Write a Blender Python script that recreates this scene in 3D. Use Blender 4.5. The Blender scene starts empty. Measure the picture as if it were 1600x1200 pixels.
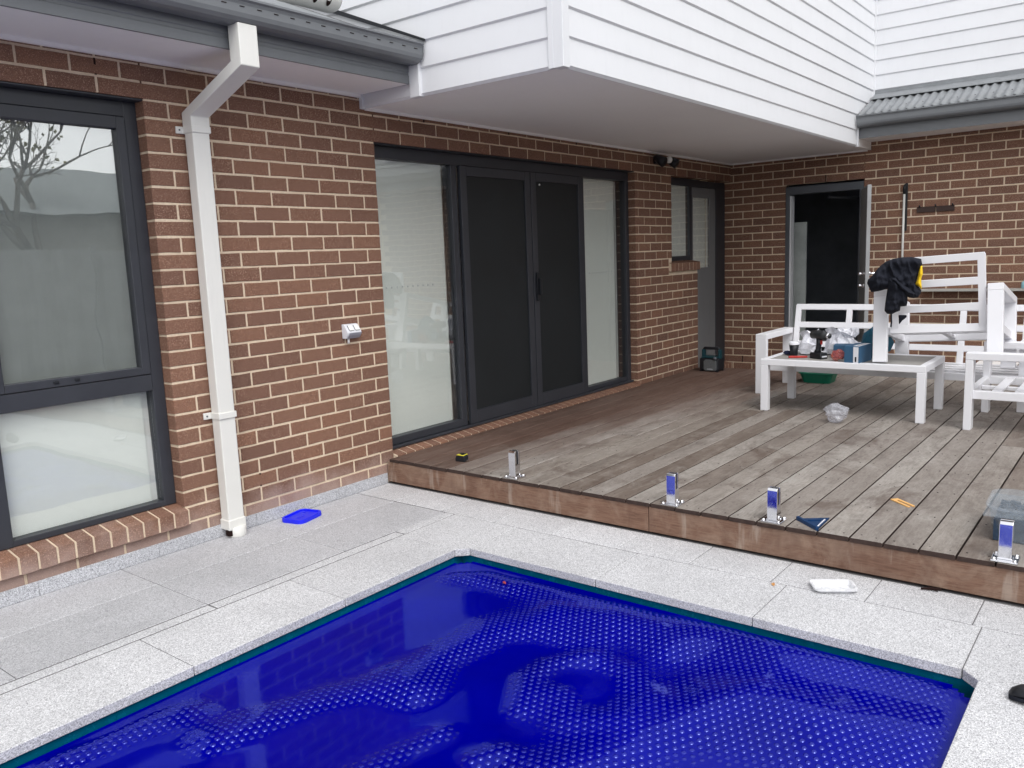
import bpy, math, random
from mathutils import Vector, Matrix, noise
random.seed(7)
sc = bpy.context.scene
COL = sc.collection
R_ = math.radians

# ------------------------------------------------------------------ camera
CAM = (-3.80292, -4.13979, 1.50748)
RM = ((0.6150049, -0.7875628, -0.0389079), (-0.1434663, -0.0632403, -0.9876326), (0.7753621, 0.6129808, -0.1518818))
FPX = 1291.576
cd = bpy.data.cameras.new('camera')
cd.sensor_width = 36.0
cd.lens = FPX / 1600 * 36
cd.clip_start = 0.05
cd.clip_end = 2000
cam = bpy.data.objects.new('camera', cd)
COL.objects.link(cam)
cam.matrix_world = Matrix(((RM[0][0], -RM[1][0], -RM[2][0], CAM[0]), (RM[0][1], -RM[1][1], -RM[2][1], CAM[1]),
                           (RM[0][2], -RM[1][2], -RM[2][2], CAM[2]), (0, 0, 0, 1)))
sc.camera = cam
# ------------------------------------------------------------------ sky, sun, exposure
SUN_EL, SUN_AZ = 54.0, 234.0          # azimuth measured from +x towards +y, where the sun stands
w = bpy.data.worlds.new('World')
sc.world = w
w.use_nodes = True
nt = w.node_tree
nt.nodes.clear()
out = nt.nodes.new('ShaderNodeOutputWorld')
bg = nt.nodes.new('ShaderNodeBackground')
sky = nt.nodes.new('ShaderNodeTexSky')
sky.sky_type = 'NISHITA'
sky.sun_disc = False
sky.sun_elevation = R_(SUN_EL)
sky.sun_rotation = R_(90 - SUN_AZ)
sky.air_density = 1.0
sky.dust_density = 2.0
hs = nt.nodes.new('ShaderNodeHueSaturation')
hs.inputs['Saturation'].default_value = 0.12
tc = nt.nodes.new('ShaderNodeTexCoord')
cl = nt.nodes.new('ShaderNodeTexNoise')
cl.inputs['Scale'].default_value = 2.6
cl.inputs['Detail'].default_value = 6
cr = nt.nodes.new('ShaderNodeMapRange')
cr.inputs[1].default_value = 0.3
cr.inputs[2].default_value = 0.7
cr.inputs[3].default_value = 0.85
cr.inputs[4].default_value = 1.3
mm = nt.nodes.new('ShaderNodeMix')
mm.data_type = 'RGBA'
mm.blend_type = 'MULTIPLY'
mm.inputs[0].default_value = 1.0
L = nt.links.new
L(tc.outputs['Generated'], cl.inputs['Vector'])
L(cl.outputs['Fac'], cr.inputs[0])
L(sky.outputs[0], hs.inputs['Color'])
L(hs.outputs[0], mm.inputs[6])
L(cr.outputs[0], mm.inputs[7])
L(mm.outputs[2], bg.inputs['Color'])
bg.inputs['Strength'].default_value = 0.15
L(bg.outputs[0], out.inputs['Surface'])
sd = bpy.data.lights.new('sun', 'SUN')
sd.energy = 0.5
sd.angle = R_(28)
sd.color = (1.0, 0.975, 0.94)
sun = bpy.data.objects.new('sun', sd)
COL.objects.link(sun)
_d = Vector((math.cos(R_(SUN_EL)) * math.cos(R_(SUN_AZ)), math.cos(R_(SUN_EL)) * math.sin(R_(SUN_AZ)), math.sin(R_(SUN_EL))))
sun.rotation_euler = _d.to_track_quat('Z', 'Y').to_euler()
sun.location = (0, 0, 20)
sc.view_settings.view_transform = 'Standard'
sc.view_settings.look = 'None'
sc.view_settings.exposure = 0.92
sc.view_settings.gamma = 1.0
sc.view_settings.use_curve_mapping = False
sc.render.engine = 'CYCLES'
sc.cycles.use_denoising = True
sc.cycles.max_bounces = 8
sc.cycles.transparent_max_bounces = 16
sc.cycles.caustics_reflective = False
sc.cycles.caustics_refractive = False

# ------------------------------------------------------------------ helpers
def ray(px):
    v = ((px[0] - 800) / FPX, (px[1] - 600) / FPX, 1.0)
    return [sum(RM[i][k] * v[i] for i in range(3)) for k in range(3)]
def hit(px, axis, val):
    r = ray(px)
    t = (val - CAM[axis]) / r[axis]
    return Vector([CAM[k] + r[k] * t for k in range(3)])
def proj(p):
    d = [p[k] - CAM[k] for k in range(3)]
    q = [sum(RM[i][k] * d[k] for k in range(3)) for i in range(3)]
    if q[2] < 0.1: return None
    return 800 + FPX * q[0] / q[2], 600 + FPX * q[1] / q[2]
def lin(r, g, b):
    f = lambda c: (c / 255) / 12.92 if c / 255 <= 0.04045 else ((c / 255 + 0.055) / 1.055) ** 2.4
    return (f(r), f(g), f(b), 1)

class MB:
    def __init__(self): self.v = []; self.f = []
    def add(self, vs, fs):
        n = len(self.v)
        self.v += [tuple(p) for p in vs]
        self.f += [tuple(i + n for i in q) for q in fs]
        return self
    def box(self, x0, x1, y0, y1, z0, z1):
        x0, x1 = min(x0, x1), max(x0, x1); y0, y1 = min(y0, y1), max(y0, y1); z0, z1 = min(z0, z1), max(z0, z1)
        return self.add([(x0, y0, z0), (x1, y0, z0), (x1, y1, z0), (x0, y1, z0), (x0, y0, z1), (x1, y0, z1), (x1, y1, z1), (x0, y1, z1)],
                        [(0, 3, 2, 1), (4, 5, 6, 7), (0, 1, 5, 4), (1, 2, 6, 5), (2, 3, 7, 6), (3, 0, 4, 7)])
    def beam(self, a, b, wx, wy, up=(0, 0, 1)):
        a, b = Vector(a), Vector(b)
        d = (b - a).normalized(); u = Vector(up)
        s = d.cross(u).normalized(); t = s.cross(d)
        vs = []
        for p in (a, b):
            for i, j in ((-1, -1), (1, -1), (1, 1), (-1, 1)):
                vs.append(p + s * (i * wx / 2) + t * (j * wy / 2))
        return self.add(vs, [(0, 3, 2, 1), (4, 5, 6, 7), (0, 1, 5, 4), (1, 2, 6, 5), (2, 3, 7, 6), (3, 0, 4, 7)])
    def prism(self, pts, fn, a, b):
        """pts: 2D polygon, fn(u, v, t) -> xyz, extruded t=a..b"""
        n = len(pts)
        vs = [fn(p[0], p[1], a) for p in pts] + [fn(p[0], p[1], b) for p in pts]
        fs = [tuple(range(n - 1, -1, -1)), tuple(range(n, 2 * n))]
        fs += [(i, (i + 1) % n, n + (i + 1) % n, n + i) for i in range(n)]
        return self.add(vs, fs)
    def tube(self, path, rad, n=8, cap=True):
        path = [Vector(p) for p in path]
        if not isinstance(rad, (list, tuple)): rad = [rad] * len(path)
        vs = []; fs = []
        prev = None
        for i, p in enumerate(path):
            d = (path[min(i + 1, len(path) - 1)] - path[max(i - 1, 0)]).normalized()
            if prev is None:
                s = d.cross(Vector((0.31, 0.17, 0.93)))
                if s.length < .05: s = d.cross(Vector((1, 0, 0)))
                s.normalize()
            else:
                s = (prev - d * prev.dot(d)).normalized()
            prev = s
            t = d.cross(s)
            for k in range(n):
                a = 2 * math.pi * k / n
                vs.append(p + (s * math.cos(a) + t * math.sin(a)) * rad[i])
        for i in range(len(path) - 1):
            for k in range(n):
                k2 = (k + 1) % n
                fs.append((i * n + k, i * n + k2, (i + 1) * n + k2, (i + 1) * n + k))
        if cap:
            fs.append(tuple(range(n - 1, -1, -1))); fs.append(tuple(range((len(path) - 1) * n, len(path) * n)))
        return self.add(vs, fs)
    def lathe(self, prof, c, n=24, axis='z', sx=1, sy=1):
        vs = []; fs = []
        for r, h in prof:
            for k in range(n):
                a = 2 * math.pi * k / n
                x, y = r * math.cos(a) * sx, r * math.sin(a) * sy
                if axis == 'z': vs.append((c[0] + x, c[1] + y, c[2] + h))
                elif axis == 'x': vs.append((c[0] + h, c[1] + x, c[2] + y))
                else: vs.append((c[0] + y, c[1] + h, c[2] + x))
        for i in range(len(prof) - 1):
            for k in range(n):
                k2 = (k + 1) % n
                fs.append((i * n + k, i * n + k2, (i + 1) * n + k2, (i + 1) * n + k))
        fs.append(tuple(range(n - 1, -1, -1))); fs.append(tuple(range((len(prof) - 1) * n, len(prof) * n)))
        return self.add(vs, fs)
    def mesh(self, name, smooth=False):
        me = bpy.data.meshes.new(name)
        me.from_pydata([tuple(p) for p in self.v], [], self.f)
        me.validate(); me.update()
        if smooth:
            for p in me.polygons: p.use_smooth = True
        return me
    def build(self, name, mat, parent=None, smooth=False, bevel=0, seg=2, loc=None):
        me = self.mesh(name, smooth)
        me.materials.append(mat)
        o = bpy.data.objects.new(name, me)
        COL.objects.link(o)
        if parent is not None: o.parent = parent
        if loc is not None: o.location = loc
        if bevel:
            m = o.modifiers.new('bevel', 'BEVEL'); m.width = bevel; m.segments = seg; m.limit_method = 'ANGLE'
            m.angle_limit = R_(35); m.harden_normals = False
        return o
def tag(o, label=None, cat=None, group=None, kind=None):
    if label: o['label'] = label
    if cat: o['category'] = cat
    if group: o['group'] = group
    if kind: o['kind'] = kind
    return o
def empty(name, loc=(0, 0, 0), label=None, cat=None, group=None):
    o = bpy.data.objects.new(name, None); COL.objects.link(o); o.location = loc
    o.empty_display_size = 0.1
    return tag(o, label, cat, group)
def link(name, me, parent=None, loc=(0, 0, 0), rot=(0, 0, 0), scale=(1, 1, 1)):
    o = bpy.data.objects.new(name, me); COL.objects.link(o)
    if parent is not None: o.parent = parent
    o.location = loc; o.rotation_euler = rot; o.scale = scale
    return o

# ------------------------------------------------------------------ materials
class NM:
    """small node-material builder"""
    def __init__(self, name):
        self.m = bpy.data.materials.new(name); self.m.use_nodes = True
        self.t = self.m.node_tree; self.b = self.t.nodes['Principled BSDF']; self.o = self.t.nodes['Material Output']
    def n(self, typ, **k):
        nd = self.t.nodes.new(typ)
        for a, v in k.items():
            if a in ('ins',):
                for i, x in v.items(): nd.inputs[i].default_value = x
            else: setattr(nd, a, v)
        return nd
    def l(self, a, b): self.t.links.new(a, b)
    def pos(self, scale=(1, 1, 1)):
        g = self.n('ShaderNodeNewGeometry')
        m = self.n('ShaderNodeMapping', ins={'Scale': scale})
        self.l(g.outputs['Position'], m.inputs['Vector'])
        return m.outputs[0]
    def noise(self, vec, scale, detail=4, rough=0.55, dist=0):
        k = self.n('ShaderNodeTexNoise', ins={'Scale': scale, 'Detail': detail, 'Roughness': rough, 'Distortion': dist})
        self.l(vec, k.inputs['Vector']); return k.outputs['Fac']
    def ramp(self, fac, stops, interp='LINEAR'):
        r = self.n('ShaderNodeValToRGB'); e = r.color_ramp; e.interpolation = interp
        e.elements[0].position, e.elements[0].color = stops[0][0], stops[0][1]
        e.elements[1].position, e.elements[1].color = stops[1][0], stops[1][1]
        for p, c in stops[2:]:
            q = e.elements.new(p); q.color = c
        self.l(fac, r.inputs[0]); return r.outputs[0]
    def rng(self, fac, a, b, c, d):
        r = self.n('ShaderNodeMapRange', ins={1: a, 2: b, 3: c, 4: d}); self.l(fac, r.inputs[0]); return r.outputs[0]
    def mix(self, fac, a, b, mode='MIX'):
        k = self.n('ShaderNodeMix', data_type='RGBA', blend_type=mode)
        for s, i in ((fac, 0), (a, 6), (b, 7)):
            if hasattr(s, 'is_linked'): self.l(s, k.inputs[i])
            else: k.inputs[i].default_value = s
        return k.outputs[2]
    def math(self, op, a, b=0.0):
        k = self.n('ShaderNodeMath', operation=op)
        for s, i in ((a, 0), (b, 1)):
            if hasattr(s, 'is_linked'): self.l(s, k.inputs[i])
            else: k.inputs[i].default_value = s
        return k.outputs[0]
    def rand(self):
        o = self.n('ShaderNodeObjectInfo'); g = self.n('ShaderNodeNewGeometry')
        return self.math('FRACT', self.math('ADD', o.outputs['Random'], g.outputs['Random Per Island']))
    def orand(self): return self.n('ShaderNodeObjectInfo').outputs['Random']
    def sep(self, vec):
        s = self.n('ShaderNodeSeparateXYZ'); self.l(vec, s.inputs[0]); return s.outputs
    def bump(self, h, strength=0.3, dist=0.002):
        b = self.n('ShaderNodeBump', ins={'Strength': strength, 'Distance': dist}); self.l(h, b.inputs['Height'])
        self.l(b.outputs[0], self.b.inputs['Normal']); return b
    def set(self, color=None, rough=None, spec=None, metal=None):
        for k, v in (('Base Color', color), ('Roughness', rough), ('Specular IOR Level', spec), ('Metallic', metal)):
            if v is None: continue
            if hasattr(v, 'is_linked'): self.l(v, self.b.inputs[k])
            else: self.b.inputs[k].default_value = v
        return self.m

def plain(name, col, rough=0.5, spec=0.5, metal=0.0, var=0.06, scale=14, bump=0.0):
    k = NM(name); p = k.pos()
    n = k.noise(p, scale, 5, 0.6)
    c = k.mix(k.rng(n, .3, .7, 0, 1), tuple(x * (1 - var) for x in col[:3]) + (1,), tuple(min(1, x * (1 + var)) for x in col[:3]) + (1,))
    k.set(c, k.rng(n, .3, .7, max(0.02, rough - .06), min(1, rough + .06)), spec, metal)
    if bump: k.bump(k.noise(p, scale * 12, 3), bump, .001)
    return k.m

# brick: brown faces with dark and pale flecks, dusty bloom low on the pool-side wall
def mat_brick():
    k = NM('brick'); p = k.pos(); r = k.rand()
    base = k.ramp(r, [(0.0, lin(121, 89, 75)), (0.2, lin(130, 95, 79)), (0.5, lin(135, 99, 82)), (0.75, lin(140, 103, 84)), (0.93, lin(148, 107, 86)), (1.0, lin(112, 84, 72))])
    n1 = k.noise(p, 38, 5, 0.7)
    c = k.mix(k.rng(k.noise(p, 120, 4, .75), .40, .62, 0, .5), base, lin(84, 61, 51)); base = c
    c = k.mix(k.rng(n1, .3, .72, 0, .40), base, lin(100, 74, 63))
    n2 = k.noise(p, 210, 2, 0.6)
    c = k.mix(k.rng(n2, .57, .66, 0, .7), c, lin(192, 160, 140))
    c = k.mix(k.rng(k.noise(p, 260, 2, .6), .62, .70, 0, .8), c, lin(58, 42, 38))
    s = k.sep(p)
    low = k.rng(k.math('ADD', s[2], k.math('MULTIPLY', k.noise(p, 4.0, 5, .65), -0.42)), -0.14, 0.03, 0.5, 0.0)
    west = k.rng(s[0], 0.0, 0.1, 1.0, 0.0)
    c = k.mix(k.math('MULTIPLY', low, west), c, lin(188, 168, 160))
    k.set(c, 0.86, 0.25)
    k.bump(k.math('ADD', n1, k.math('MULTIPLY', n2, .6)), 0.55, .003)
    return k.m
def mat_mortar():
    k = NM('mortar'); p = k.pos()
    n = k.noise(p, 90, 5, .7); n2 = k.noise(p, 3.1, 3)
    c = k.mix(k.rng(n, .3, .7, 0, 1), lin(204, 184, 160), lin(226, 208, 184))
    c = k.mix(k.rng(n2, .45, .75, 0, .35), c, lin(160, 140, 122))
    k.set(c, .93, .15); k.bump(n, .5, .002); return k.m
def mat_granite(name, lo, hi, fleck):
    k = NM(name); p = k.pos(); r = k.orand()
    v = k.n('ShaderNodeTexVoronoi', ins={'Scale': 300.0}); k.l(p, v.inputs['Vector'])
    sep = k.n('ShaderNodeSeparateColor'); k.l(v.outputs['Color'], sep.inputs[0])
    g = sep.outputs[0]
    c = k.ramp(g, [(0.0, lin(*fleck)), (0.10, lin(*[int(a * .86) for a in lo])), (0.38, lin(*lo)), (0.75, lin(*hi)), (1.0, lin(*[min(255, int(a * 1.08)) for a in hi]))])
    v2 = k.n('ShaderNodeTexVoronoi', ins={'Scale': 560.0}); k.l(p, v2.inputs['Vector'])
    s2 = k.n('ShaderNodeSeparateColor'); k.l(v2.outputs['Color'], s2.inputs[0])
    c = k.mix(k.rng(s2.outputs[1], .86, .9, 0, .4), c, lin(*fleck))
    big = k.noise(p, 1.4, 5, .6, .4)
    c = k.mix(k.rng(big, .42, .75, 0, .34), c, lin(*[int(a * .72) for a in lo]), 'MIX')
    st = k.noise(p, 9, 6, .7)
    c = k.mix(k.rng(st, .56, .8, 0, .28), c, lin(*[int(a * .62) for a in lo]))
    br = k.rng(r, 0, 1, .93, 1.04)
    cm = k.n('ShaderNodeCombineColor')
    for i in range(3): k.l(br, cm.inputs[i])
    c = k.mix(1.0, c, cm.outputs[0], 'MULTIPLY')
    k.set(c, k.rng(st, .3, .7, .55, .75), .35); k.bump(g, .12, .001); return k.m
def mat_deck(name='deck_timber', face=False):
    k = NM(name); r = k.orand()
    g = k.n('ShaderNodeNewGeometry')
    off = k.n('ShaderNodeCombineXYZ'); k.l(k.math('MULTIPLY', r, 37.0), off.inputs[0]); k.l(k.math('MULTIPLY', r, 11.0), off.inputs[2])
    add = k.n('ShaderNodeVectorMath', operation='ADD'); k.l(g.outputs['Position'], add.inputs[0]); k.l(off.outputs[0], add.inputs[1])
    def mp(s):
        m = k.n('ShaderNodeMapping', ins={'Scale': s}); k.l(add.outputs[0], m.inputs['Vector']); return m.outputs[0]
    along = (1, 14, 14) if not face else (14, 1, 14)
    fine = k.noise(mp(along), 9, 8, .68, .5)
    streak = k.noise(mp((.55, 5, 5) if not face else (5, .55, 5)), 6, 5, .6, 1.0)
    blot = k.noise(mp((.5, 1, 1)), 4.2, 6, .72, .6)
    if face:
        base = k.ramp(r, [(0, lin(126, 98, 82)), (1, lin(138, 108, 90))])
        c = k.mix(k.rng(fine, .35, .68, 0, .75), base, lin(86, 60, 48))
        c = k.mix(k.rng(blot, .44, .66, 0, .75), c, lin(150, 128, 112))
        c = k.mix(k.rng(k.noise(mp((1, .9, .4)), 2.6, 5, .7, .4), .48, .7, 0, .6), c, lin(84, 58, 48))
        c = k.mix(k.rng(k.noise(mp((1, 3.2, .5)), 3.0, 4, .6), .60, .68, 0, .4), c, lin(178, 166, 154))
    else:
        base = k.ramp(r, [(0, lin(86, 73, 65)), (.12, lin(128, 118, 110)), (.30, lin(156, 150, 144)), (.46, lin(112, 100, 91)), (.62, lin(146, 138, 130)), (.82, lin(170, 165, 159)), (1, lin(94, 80, 71))])
        c = k.mix(k.rng(fine, .36, .70, 0, .34), base, lin(92, 81, 74))
        grain = k.noise(mp((3, 60, 60)), 8, 4, .7)
        c = k.mix(k.rng(grain, .40, .72, 0, .30), c, lin(80, 68, 60))
        c = k.mix(k.rng(streak, .48, .74, 0, .34), c, lin(164, 158, 151))
        blot2 = k.noise(mp((.55, 1.6, 1)), 2.6, 8, .78, .5)
        c = k.mix(k.rng(blot2, .47, .66, 0, .52), c, lin(78, 67, 60))
        c = k.mix(k.rng(blot, .56, .74, 0, .4), c, lin(150, 140, 132))
        spk = k.noise(mp((1.2, 2.2, 1)), 22, 6, .8)
        c = k.mix(k.rng(spk, .50, .66, 0, .34), c, lin(74, 62, 55))
        dust = k.noise(k.pos((1, 1, 1)), 2.3, 6, .75, 1.2)
        c = k.mix(k.rng(dust, .56, .72, 0, .34), c, lin(186, 182, 176))
        # sheltered strip by the house keeps its brown
        s = k.sep(g.outputs['Position'])
        lined = k.math('ADD', s[1], k.math('MULTIPLY', k.noise(k.pos((.7, 1.6, 1)), 1.8, 5, .65), 1.1))
        # the sheltered strip widens towards the inner corner
        lined = k.math('ADD', lined, k.math('MULTIPLY', s[0], .20))
        br = k.mix(k.rng(streak, .4, .7, 0, .5), k.ramp(fine, [(.3, lin(98, 73, 62)), (.75, lin(72, 51, 44))]), lin(118, 98, 87))
        c = k.mix(k.rng(lined, -.40, .40, 0, .88), c, br)
    if not face:     # damp brown patches that run across boards
        damp = k.noise(k.pos((.8, 1.3, 1)), 1.9, 7, .74, .9)
        c = k.mix(k.rng(damp, .53, .66, 0, .55), c, lin(74, 56, 47))
    k.set(c, k.rng(blot, .3, .7, .62, .82), .3)
    k.bump(k.math('ADD', fine, k.math('MULTIPLY', streak, .5)), .55, .0025)
    return k.m
def mat_white(name='white_paint', col=(218, 219, 222), rough=.42, dirt=.10):
    k = NM(name); p = k.pos()
    n = k.noise(p, 2.2, 6, .65); n2 = k.noise(k.pos((3, 3, .5)), 9, 4, .6)
    c = k.mix(k.rng(n, .4, .75, 0, dirt), lin(*col), lin(*[int(a * .84) for a in col]))
    c = k.mix(k.rng(n2, .55, .8, 0, dirt * .8), c, lin(*[int(a * .8) for a in col]))
    k.set(c, k.rng(n, .3, .7, rough - .05, rough + .08), .4); k.bump(k.noise(p, 160, 2), .03, .001); return k.m
def mat_glass(name='window_glass', tint=(.975, .99, .98, 1), f0=.10):
    k = NM(name)
    tr = k.n('ShaderNodeBsdfTransparent', ins={'Color': tint})
    gl = k.n('ShaderNodeBsdfGlossy', ins={'Roughness': 0.006})
    lw = k.n('ShaderNodeLayerWeight', ins={'Blend': .5})
    frf = k.math('ADD', k.math('MULTIPLY', k.math('POWER', lw.outputs['Facing'], 4.0), .88), f0)
    n = k.noise(k.pos(), 1.6, 2, .5)
    b = k.n('ShaderNodeBump', ins={'Strength': .10, 'Distance': .02}); k.l(n, b.inputs['Height'])
    k.l(b.outputs[0], gl.inputs['Normal'])
    mx = k.n('ShaderNodeMixShader'); k.l(frf, mx.inputs[0]); k.l(tr.outputs[0], mx.inputs[1]); k.l(gl.outputs[0], mx.inputs[2])
    k.l(mx.outputs[0], k.o.inputs['Surface']); return k.m
def mat_clear(name, tint, diff, amount, rough=.12):
    """thin clear or milky plastic film"""
    k = NM(name)
    tr = k.n('ShaderNodeBsdfTransparent', ins={'Color': tint})
    pb = k.b; pb.inputs['Base Color'].default_value = diff; pb.inputs['Roughness'].default_value = rough
    n = k.noise(k.pos(), 30, 4, .6)
    mx = k.n('ShaderNodeMixShader'); k.l(k.rng(n, .3, .7, amount * .7, min(1, amount * 1.3)), mx.inputs[0])
    k.l(tr.outputs[0], mx.inputs[1]); k.l(pb.outputs[0], mx.inputs[2]); k.l(mx.outputs[0], k.o.inputs['Surface']); return k.m
def mat_cover(name='pool_cover', f0=.055, rough=.05):
    k = NM(name); p = k.pos()
    n = k.noise(p, 2.0, 4, .6)
    c = k.mix(k.rng(n, .3, .7, 0, 1), (0.0, 0.0, 0.19, 1), (0.0, 0.0004, 0.26, 1))
    d = k.noise(p, 60, 4, .7)
    c = k.mix(k.rng(d, .72, .78, 0, .12), c, lin(120, 130, 190))
    df = k.n('ShaderNodeBsdfDiffuse'); k.l(c, df.inputs['Color'])
    gl = k.n('ShaderNodeBsdfGlossy', ins={'Roughness': rough, 'Color': (.34, .41, 1.0, 1)})
    lw = k.n('ShaderNodeLayerWeight', ins={'Blend': .5})
    f = k.math('ADD', k.math('MULTIPLY', k.math('POWER', lw.outputs['Facing'], 4.2), .66), f0)
    mx = k.n('ShaderNodeMixShader'); k.l(f, mx.inputs[0]); k.l(df.outputs[0], mx.inputs[1]); k.l(gl.outputs[0], mx.inputs[2])
    k.l(mx.outputs[0], k.o.inputs['Surface'])
    return k.m

M = dict(
    brick=mat_brick(), mortar=mat_mortar(),
    coping=mat_granite('granite_coping', (192, 192, 195), (216, 216, 218), (134, 134, 139)),
    paver=mat_granite('granite_paver', (180, 180, 183), (197, 197, 200), (142, 142, 147)),
    skirt=mat_granite('granite_skirting', (180, 181, 186), (206, 207, 212), (116, 118, 126)),
    deck=mat_deck(), fascia_timber=mat_deck('deck_fascia_timber', True),
    deck_end_gap_shade=plain('deck_end_and_gap_shade', lin(62, 50, 46), .85, .2, var=.3, scale=30),
    white=mat_white(), soffit=mat_white('soffit_paint', (243, 241, 240), .6, .07),
    furn=mat_white('furniture_powder_coat', (228, 228, 232), .38, .07),
    pipe=mat_white('downpipe_paint', (222, 221, 216), .4, .16),
    frame=plain('frame_aluminium', lin(52, 54, 60), .42, .45, 0.0, .10, 6),
    frame_lt=plain('door_frame_paint', lin(82, 86, 92), .5, .4, 0, .08, 5),
    doorgrey=plain('door_grey_paint', lin(116, 117, 119), .5, .4, 0, .07, 4),
    leaf=plain('door_leaf_paint', lin(150, 151, 152), .5, .4, 0, .1, 5),
    gutter=plain('gutter_steel', lin(108, 111, 114), .42, .5, 0, .07, 5),
    roof=plain('roof_steel', lin(126, 129, 132), .55, .4, 0, .12, 7),
    glass=mat_glass(), glass2=mat_glass('coated_glass', (.92, .94, .93, 1), .30), blind=plain('blind_fabric', lin(242, 243, 239), .9, .1, 0, .015, 20),
    insect=plain('insect_mesh', lin(226, 228, 227), .8, .2, 0, .06, 10),
    screen=plain('security_mesh', lin(33, 36, 38), .5, .3, 0, .12, 3),
    dark=plain('black_plastic', lin(26, 28, 33), .45, .4, 0, .12, 20),
    room=plain('dark_interior', lin(120, 124, 132), .8, .2, 0, .2, 3),
    sealant=plain('joint_sealant', lin(92, 66, 56), .7, .2, 0, .1, 40),
    weep=plain('weep_gap', lin(38, 26, 24), .9, .1),
    cover=mat_cover(), bubble=mat_cover('cover_bubble', .18, .12),
    pool_tile=plain('pool_waterline', lin(0, 92, 122), .25, .5, 0, .15, 18),
    pool_shell=plain('pool_shell', lin(60, 130, 150), .4, .4),
    chrome=plain('polished_steel', lin(225, 225, 228), .06, .5, 1.0, .02, 30),
    teal=plain('teal_plastic', lin(12, 58, 66), .4, .5, 0, .08, 20),
    cardboard_blue=plain('blue_carton', lin(52, 88, 118), .6, .3, 0, .08, 12),
    paper=plain('white_paper', lin(218, 219, 224), .7, .3, 0, .05, 18),
    green=plain('green_plastic', lin(10, 116, 90), .42, .5, 0, .07, 12),
    bluelid=plain('blue_plastic_lid', lin(18, 30, 225), .35, .5, 0, .06, 30),
    bluemetal=plain('blue_anodised', lin(20, 62, 108), .35, .5, .4, .1, 40),
    orange=plain('tan_plastic', lin(222, 172, 106), .5, .4, 0, .06, 40),
    red=plain('red_plastic', lin(176, 52, 44), .45, .4, 0, .1, 30),
    yellow=plain('yellow_fabric', lin(232, 192, 40), .8, .2, 0, .05, 30),
    tapeyellow=plain('yellow_plastic', lin(206, 196, 60), .4, .5, 0, .05, 30),
    cloth=plain('black_fleece', lin(34, 36, 44), .95, .15, 0, .22, 60, .4),
    tabletop=plain('table_slat_grey', lin(150, 147, 143), .55, .4, 0, .05, 14),
    speaker=plain('speaker_grille', lin(104, 108, 110), .5, .4, .3, .15, 80),
    concrete=plain('concrete', lin(128, 124, 120), .9, .2, 0, .14, 5, .3),
    soil=plain('garden_ground', lin(112, 106, 96), .95, .1, 0, .2, 3, .4),
    lens=plain('sensor_lens', lin(235, 235, 232), .25, .5),
)
house = empty('brick_house', (0, 0, 0), 'brown brick house with white weatherboard upper storey overhanging the timber deck', 'house')

# ================================================================== GROUND, PAVEMENT
POOL = (-9.0, -0.69, -3.72, -1.297)         # inner edges of the coping x0,x1,y0,y1
gb = MB()
for a in ((-60, 60, -1.25, 60), (-60, 60, -60, -3.77), (-0.64, 60, -3.77, -1.25), (-60, -9.05, -3.77, -1.25)):
    x0, x1, y0, y1 = a
    gb.add([(x0, y0, -.046), (x1, y0, -.046), (x1, y1, -.046), (x0, y1, -.046)], [(0, 1, 2, 3)])
tag(gb.build('ground', M['soil']), kind='structure')
pv_ = MB()
for a in ((-9.4, .3, -1.271, .02), (-.664, .3, -6.5, -1.271), (-9.4, -.664, -6.5, -3.747)): pv_.box(*a, -.045, -.0032)
pave = tag(pv_.build('pavement', plain('joint_grout', lin(112, 111, 112), .95, .1, 0, .2, 30)), kind='structure')
def paver(poly, mat, name='paver', parent=pave, z0=-.0395, z1=0.0, dz=0.0, gap=.0019):
    cx = sum(p[0] for p in poly) / len(poly); cy = sum(p[1] for p in poly) / len(poly)
    pts = []
    for x, y in poly:
        pts.append((x - math.copysign(gap, x - cx), y - math.copysign(gap, y - cy)))
    return MB().prism(pts, lambda u, v, t: (u, v, t), z0, z1 + dz).build(name, mat, parent, bevel=.0022, seg=1)
def rect(x0, x1, y0, y1): return [(x0, y0), (x1, y0), (x1, y1), (x0, y1)]
jx = [-.29, -1.07, -1.88, -2.687, -3.49, -4.30, -5.11]
for i in range(len(jx) - 1):
    for y0, y1 in ((-.372, -.014), (-.805, -.372)):
        paver(rect(jx[i + 1], jx[i], y0, y1), M['paver'], dz=random.uniform(-.0012, .0008))
    # narrow tile-insert drain strip between wall pavers and coping
for i, (a, b) in enumerate(((-1.88, -.703), (-3.08, -1.88), (-4.28, -3.08))):
    paver(rect(a, b, -.882, -.808), M['coping'], 'drain_insert', dz=-.002, gap=.0040)
paver(rect(-.70, -.29, -.882, -.808), M['coping'])
jy = [-.014, -.372, -.777] + [-1.184 - .4075 * k for k in range(14)]
for i in range(len(jy) - 1):
    paver(rect(-.283, -.003, jy[i + 1], jy[i]), M['coping'], dz=random.uniform(-.001, .001))
# pavers behind the photographer's coping
for k in range(7):
    for r in range(4):
        paver(rect(-.285 - .81 * (k + 1), -.285 - .81 * k, -4.135 - .405 * (r + 1), -4.135 - .405 * r), M['paver'])
# granite skirting along the wall foot
sx = [0.0, -.455, -1.062, -1.668, -2.274, -2.88, -3.486, -4.09, -4.7]
for i in range(len(sx) - 1):
    MB().box(sx[i + 1] + .001, sx[i] - .001, -.012, -.0015, -.002, .070).build('skirting_tile', M['skirt'], pave, bevel=.001, seg=1)

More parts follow.
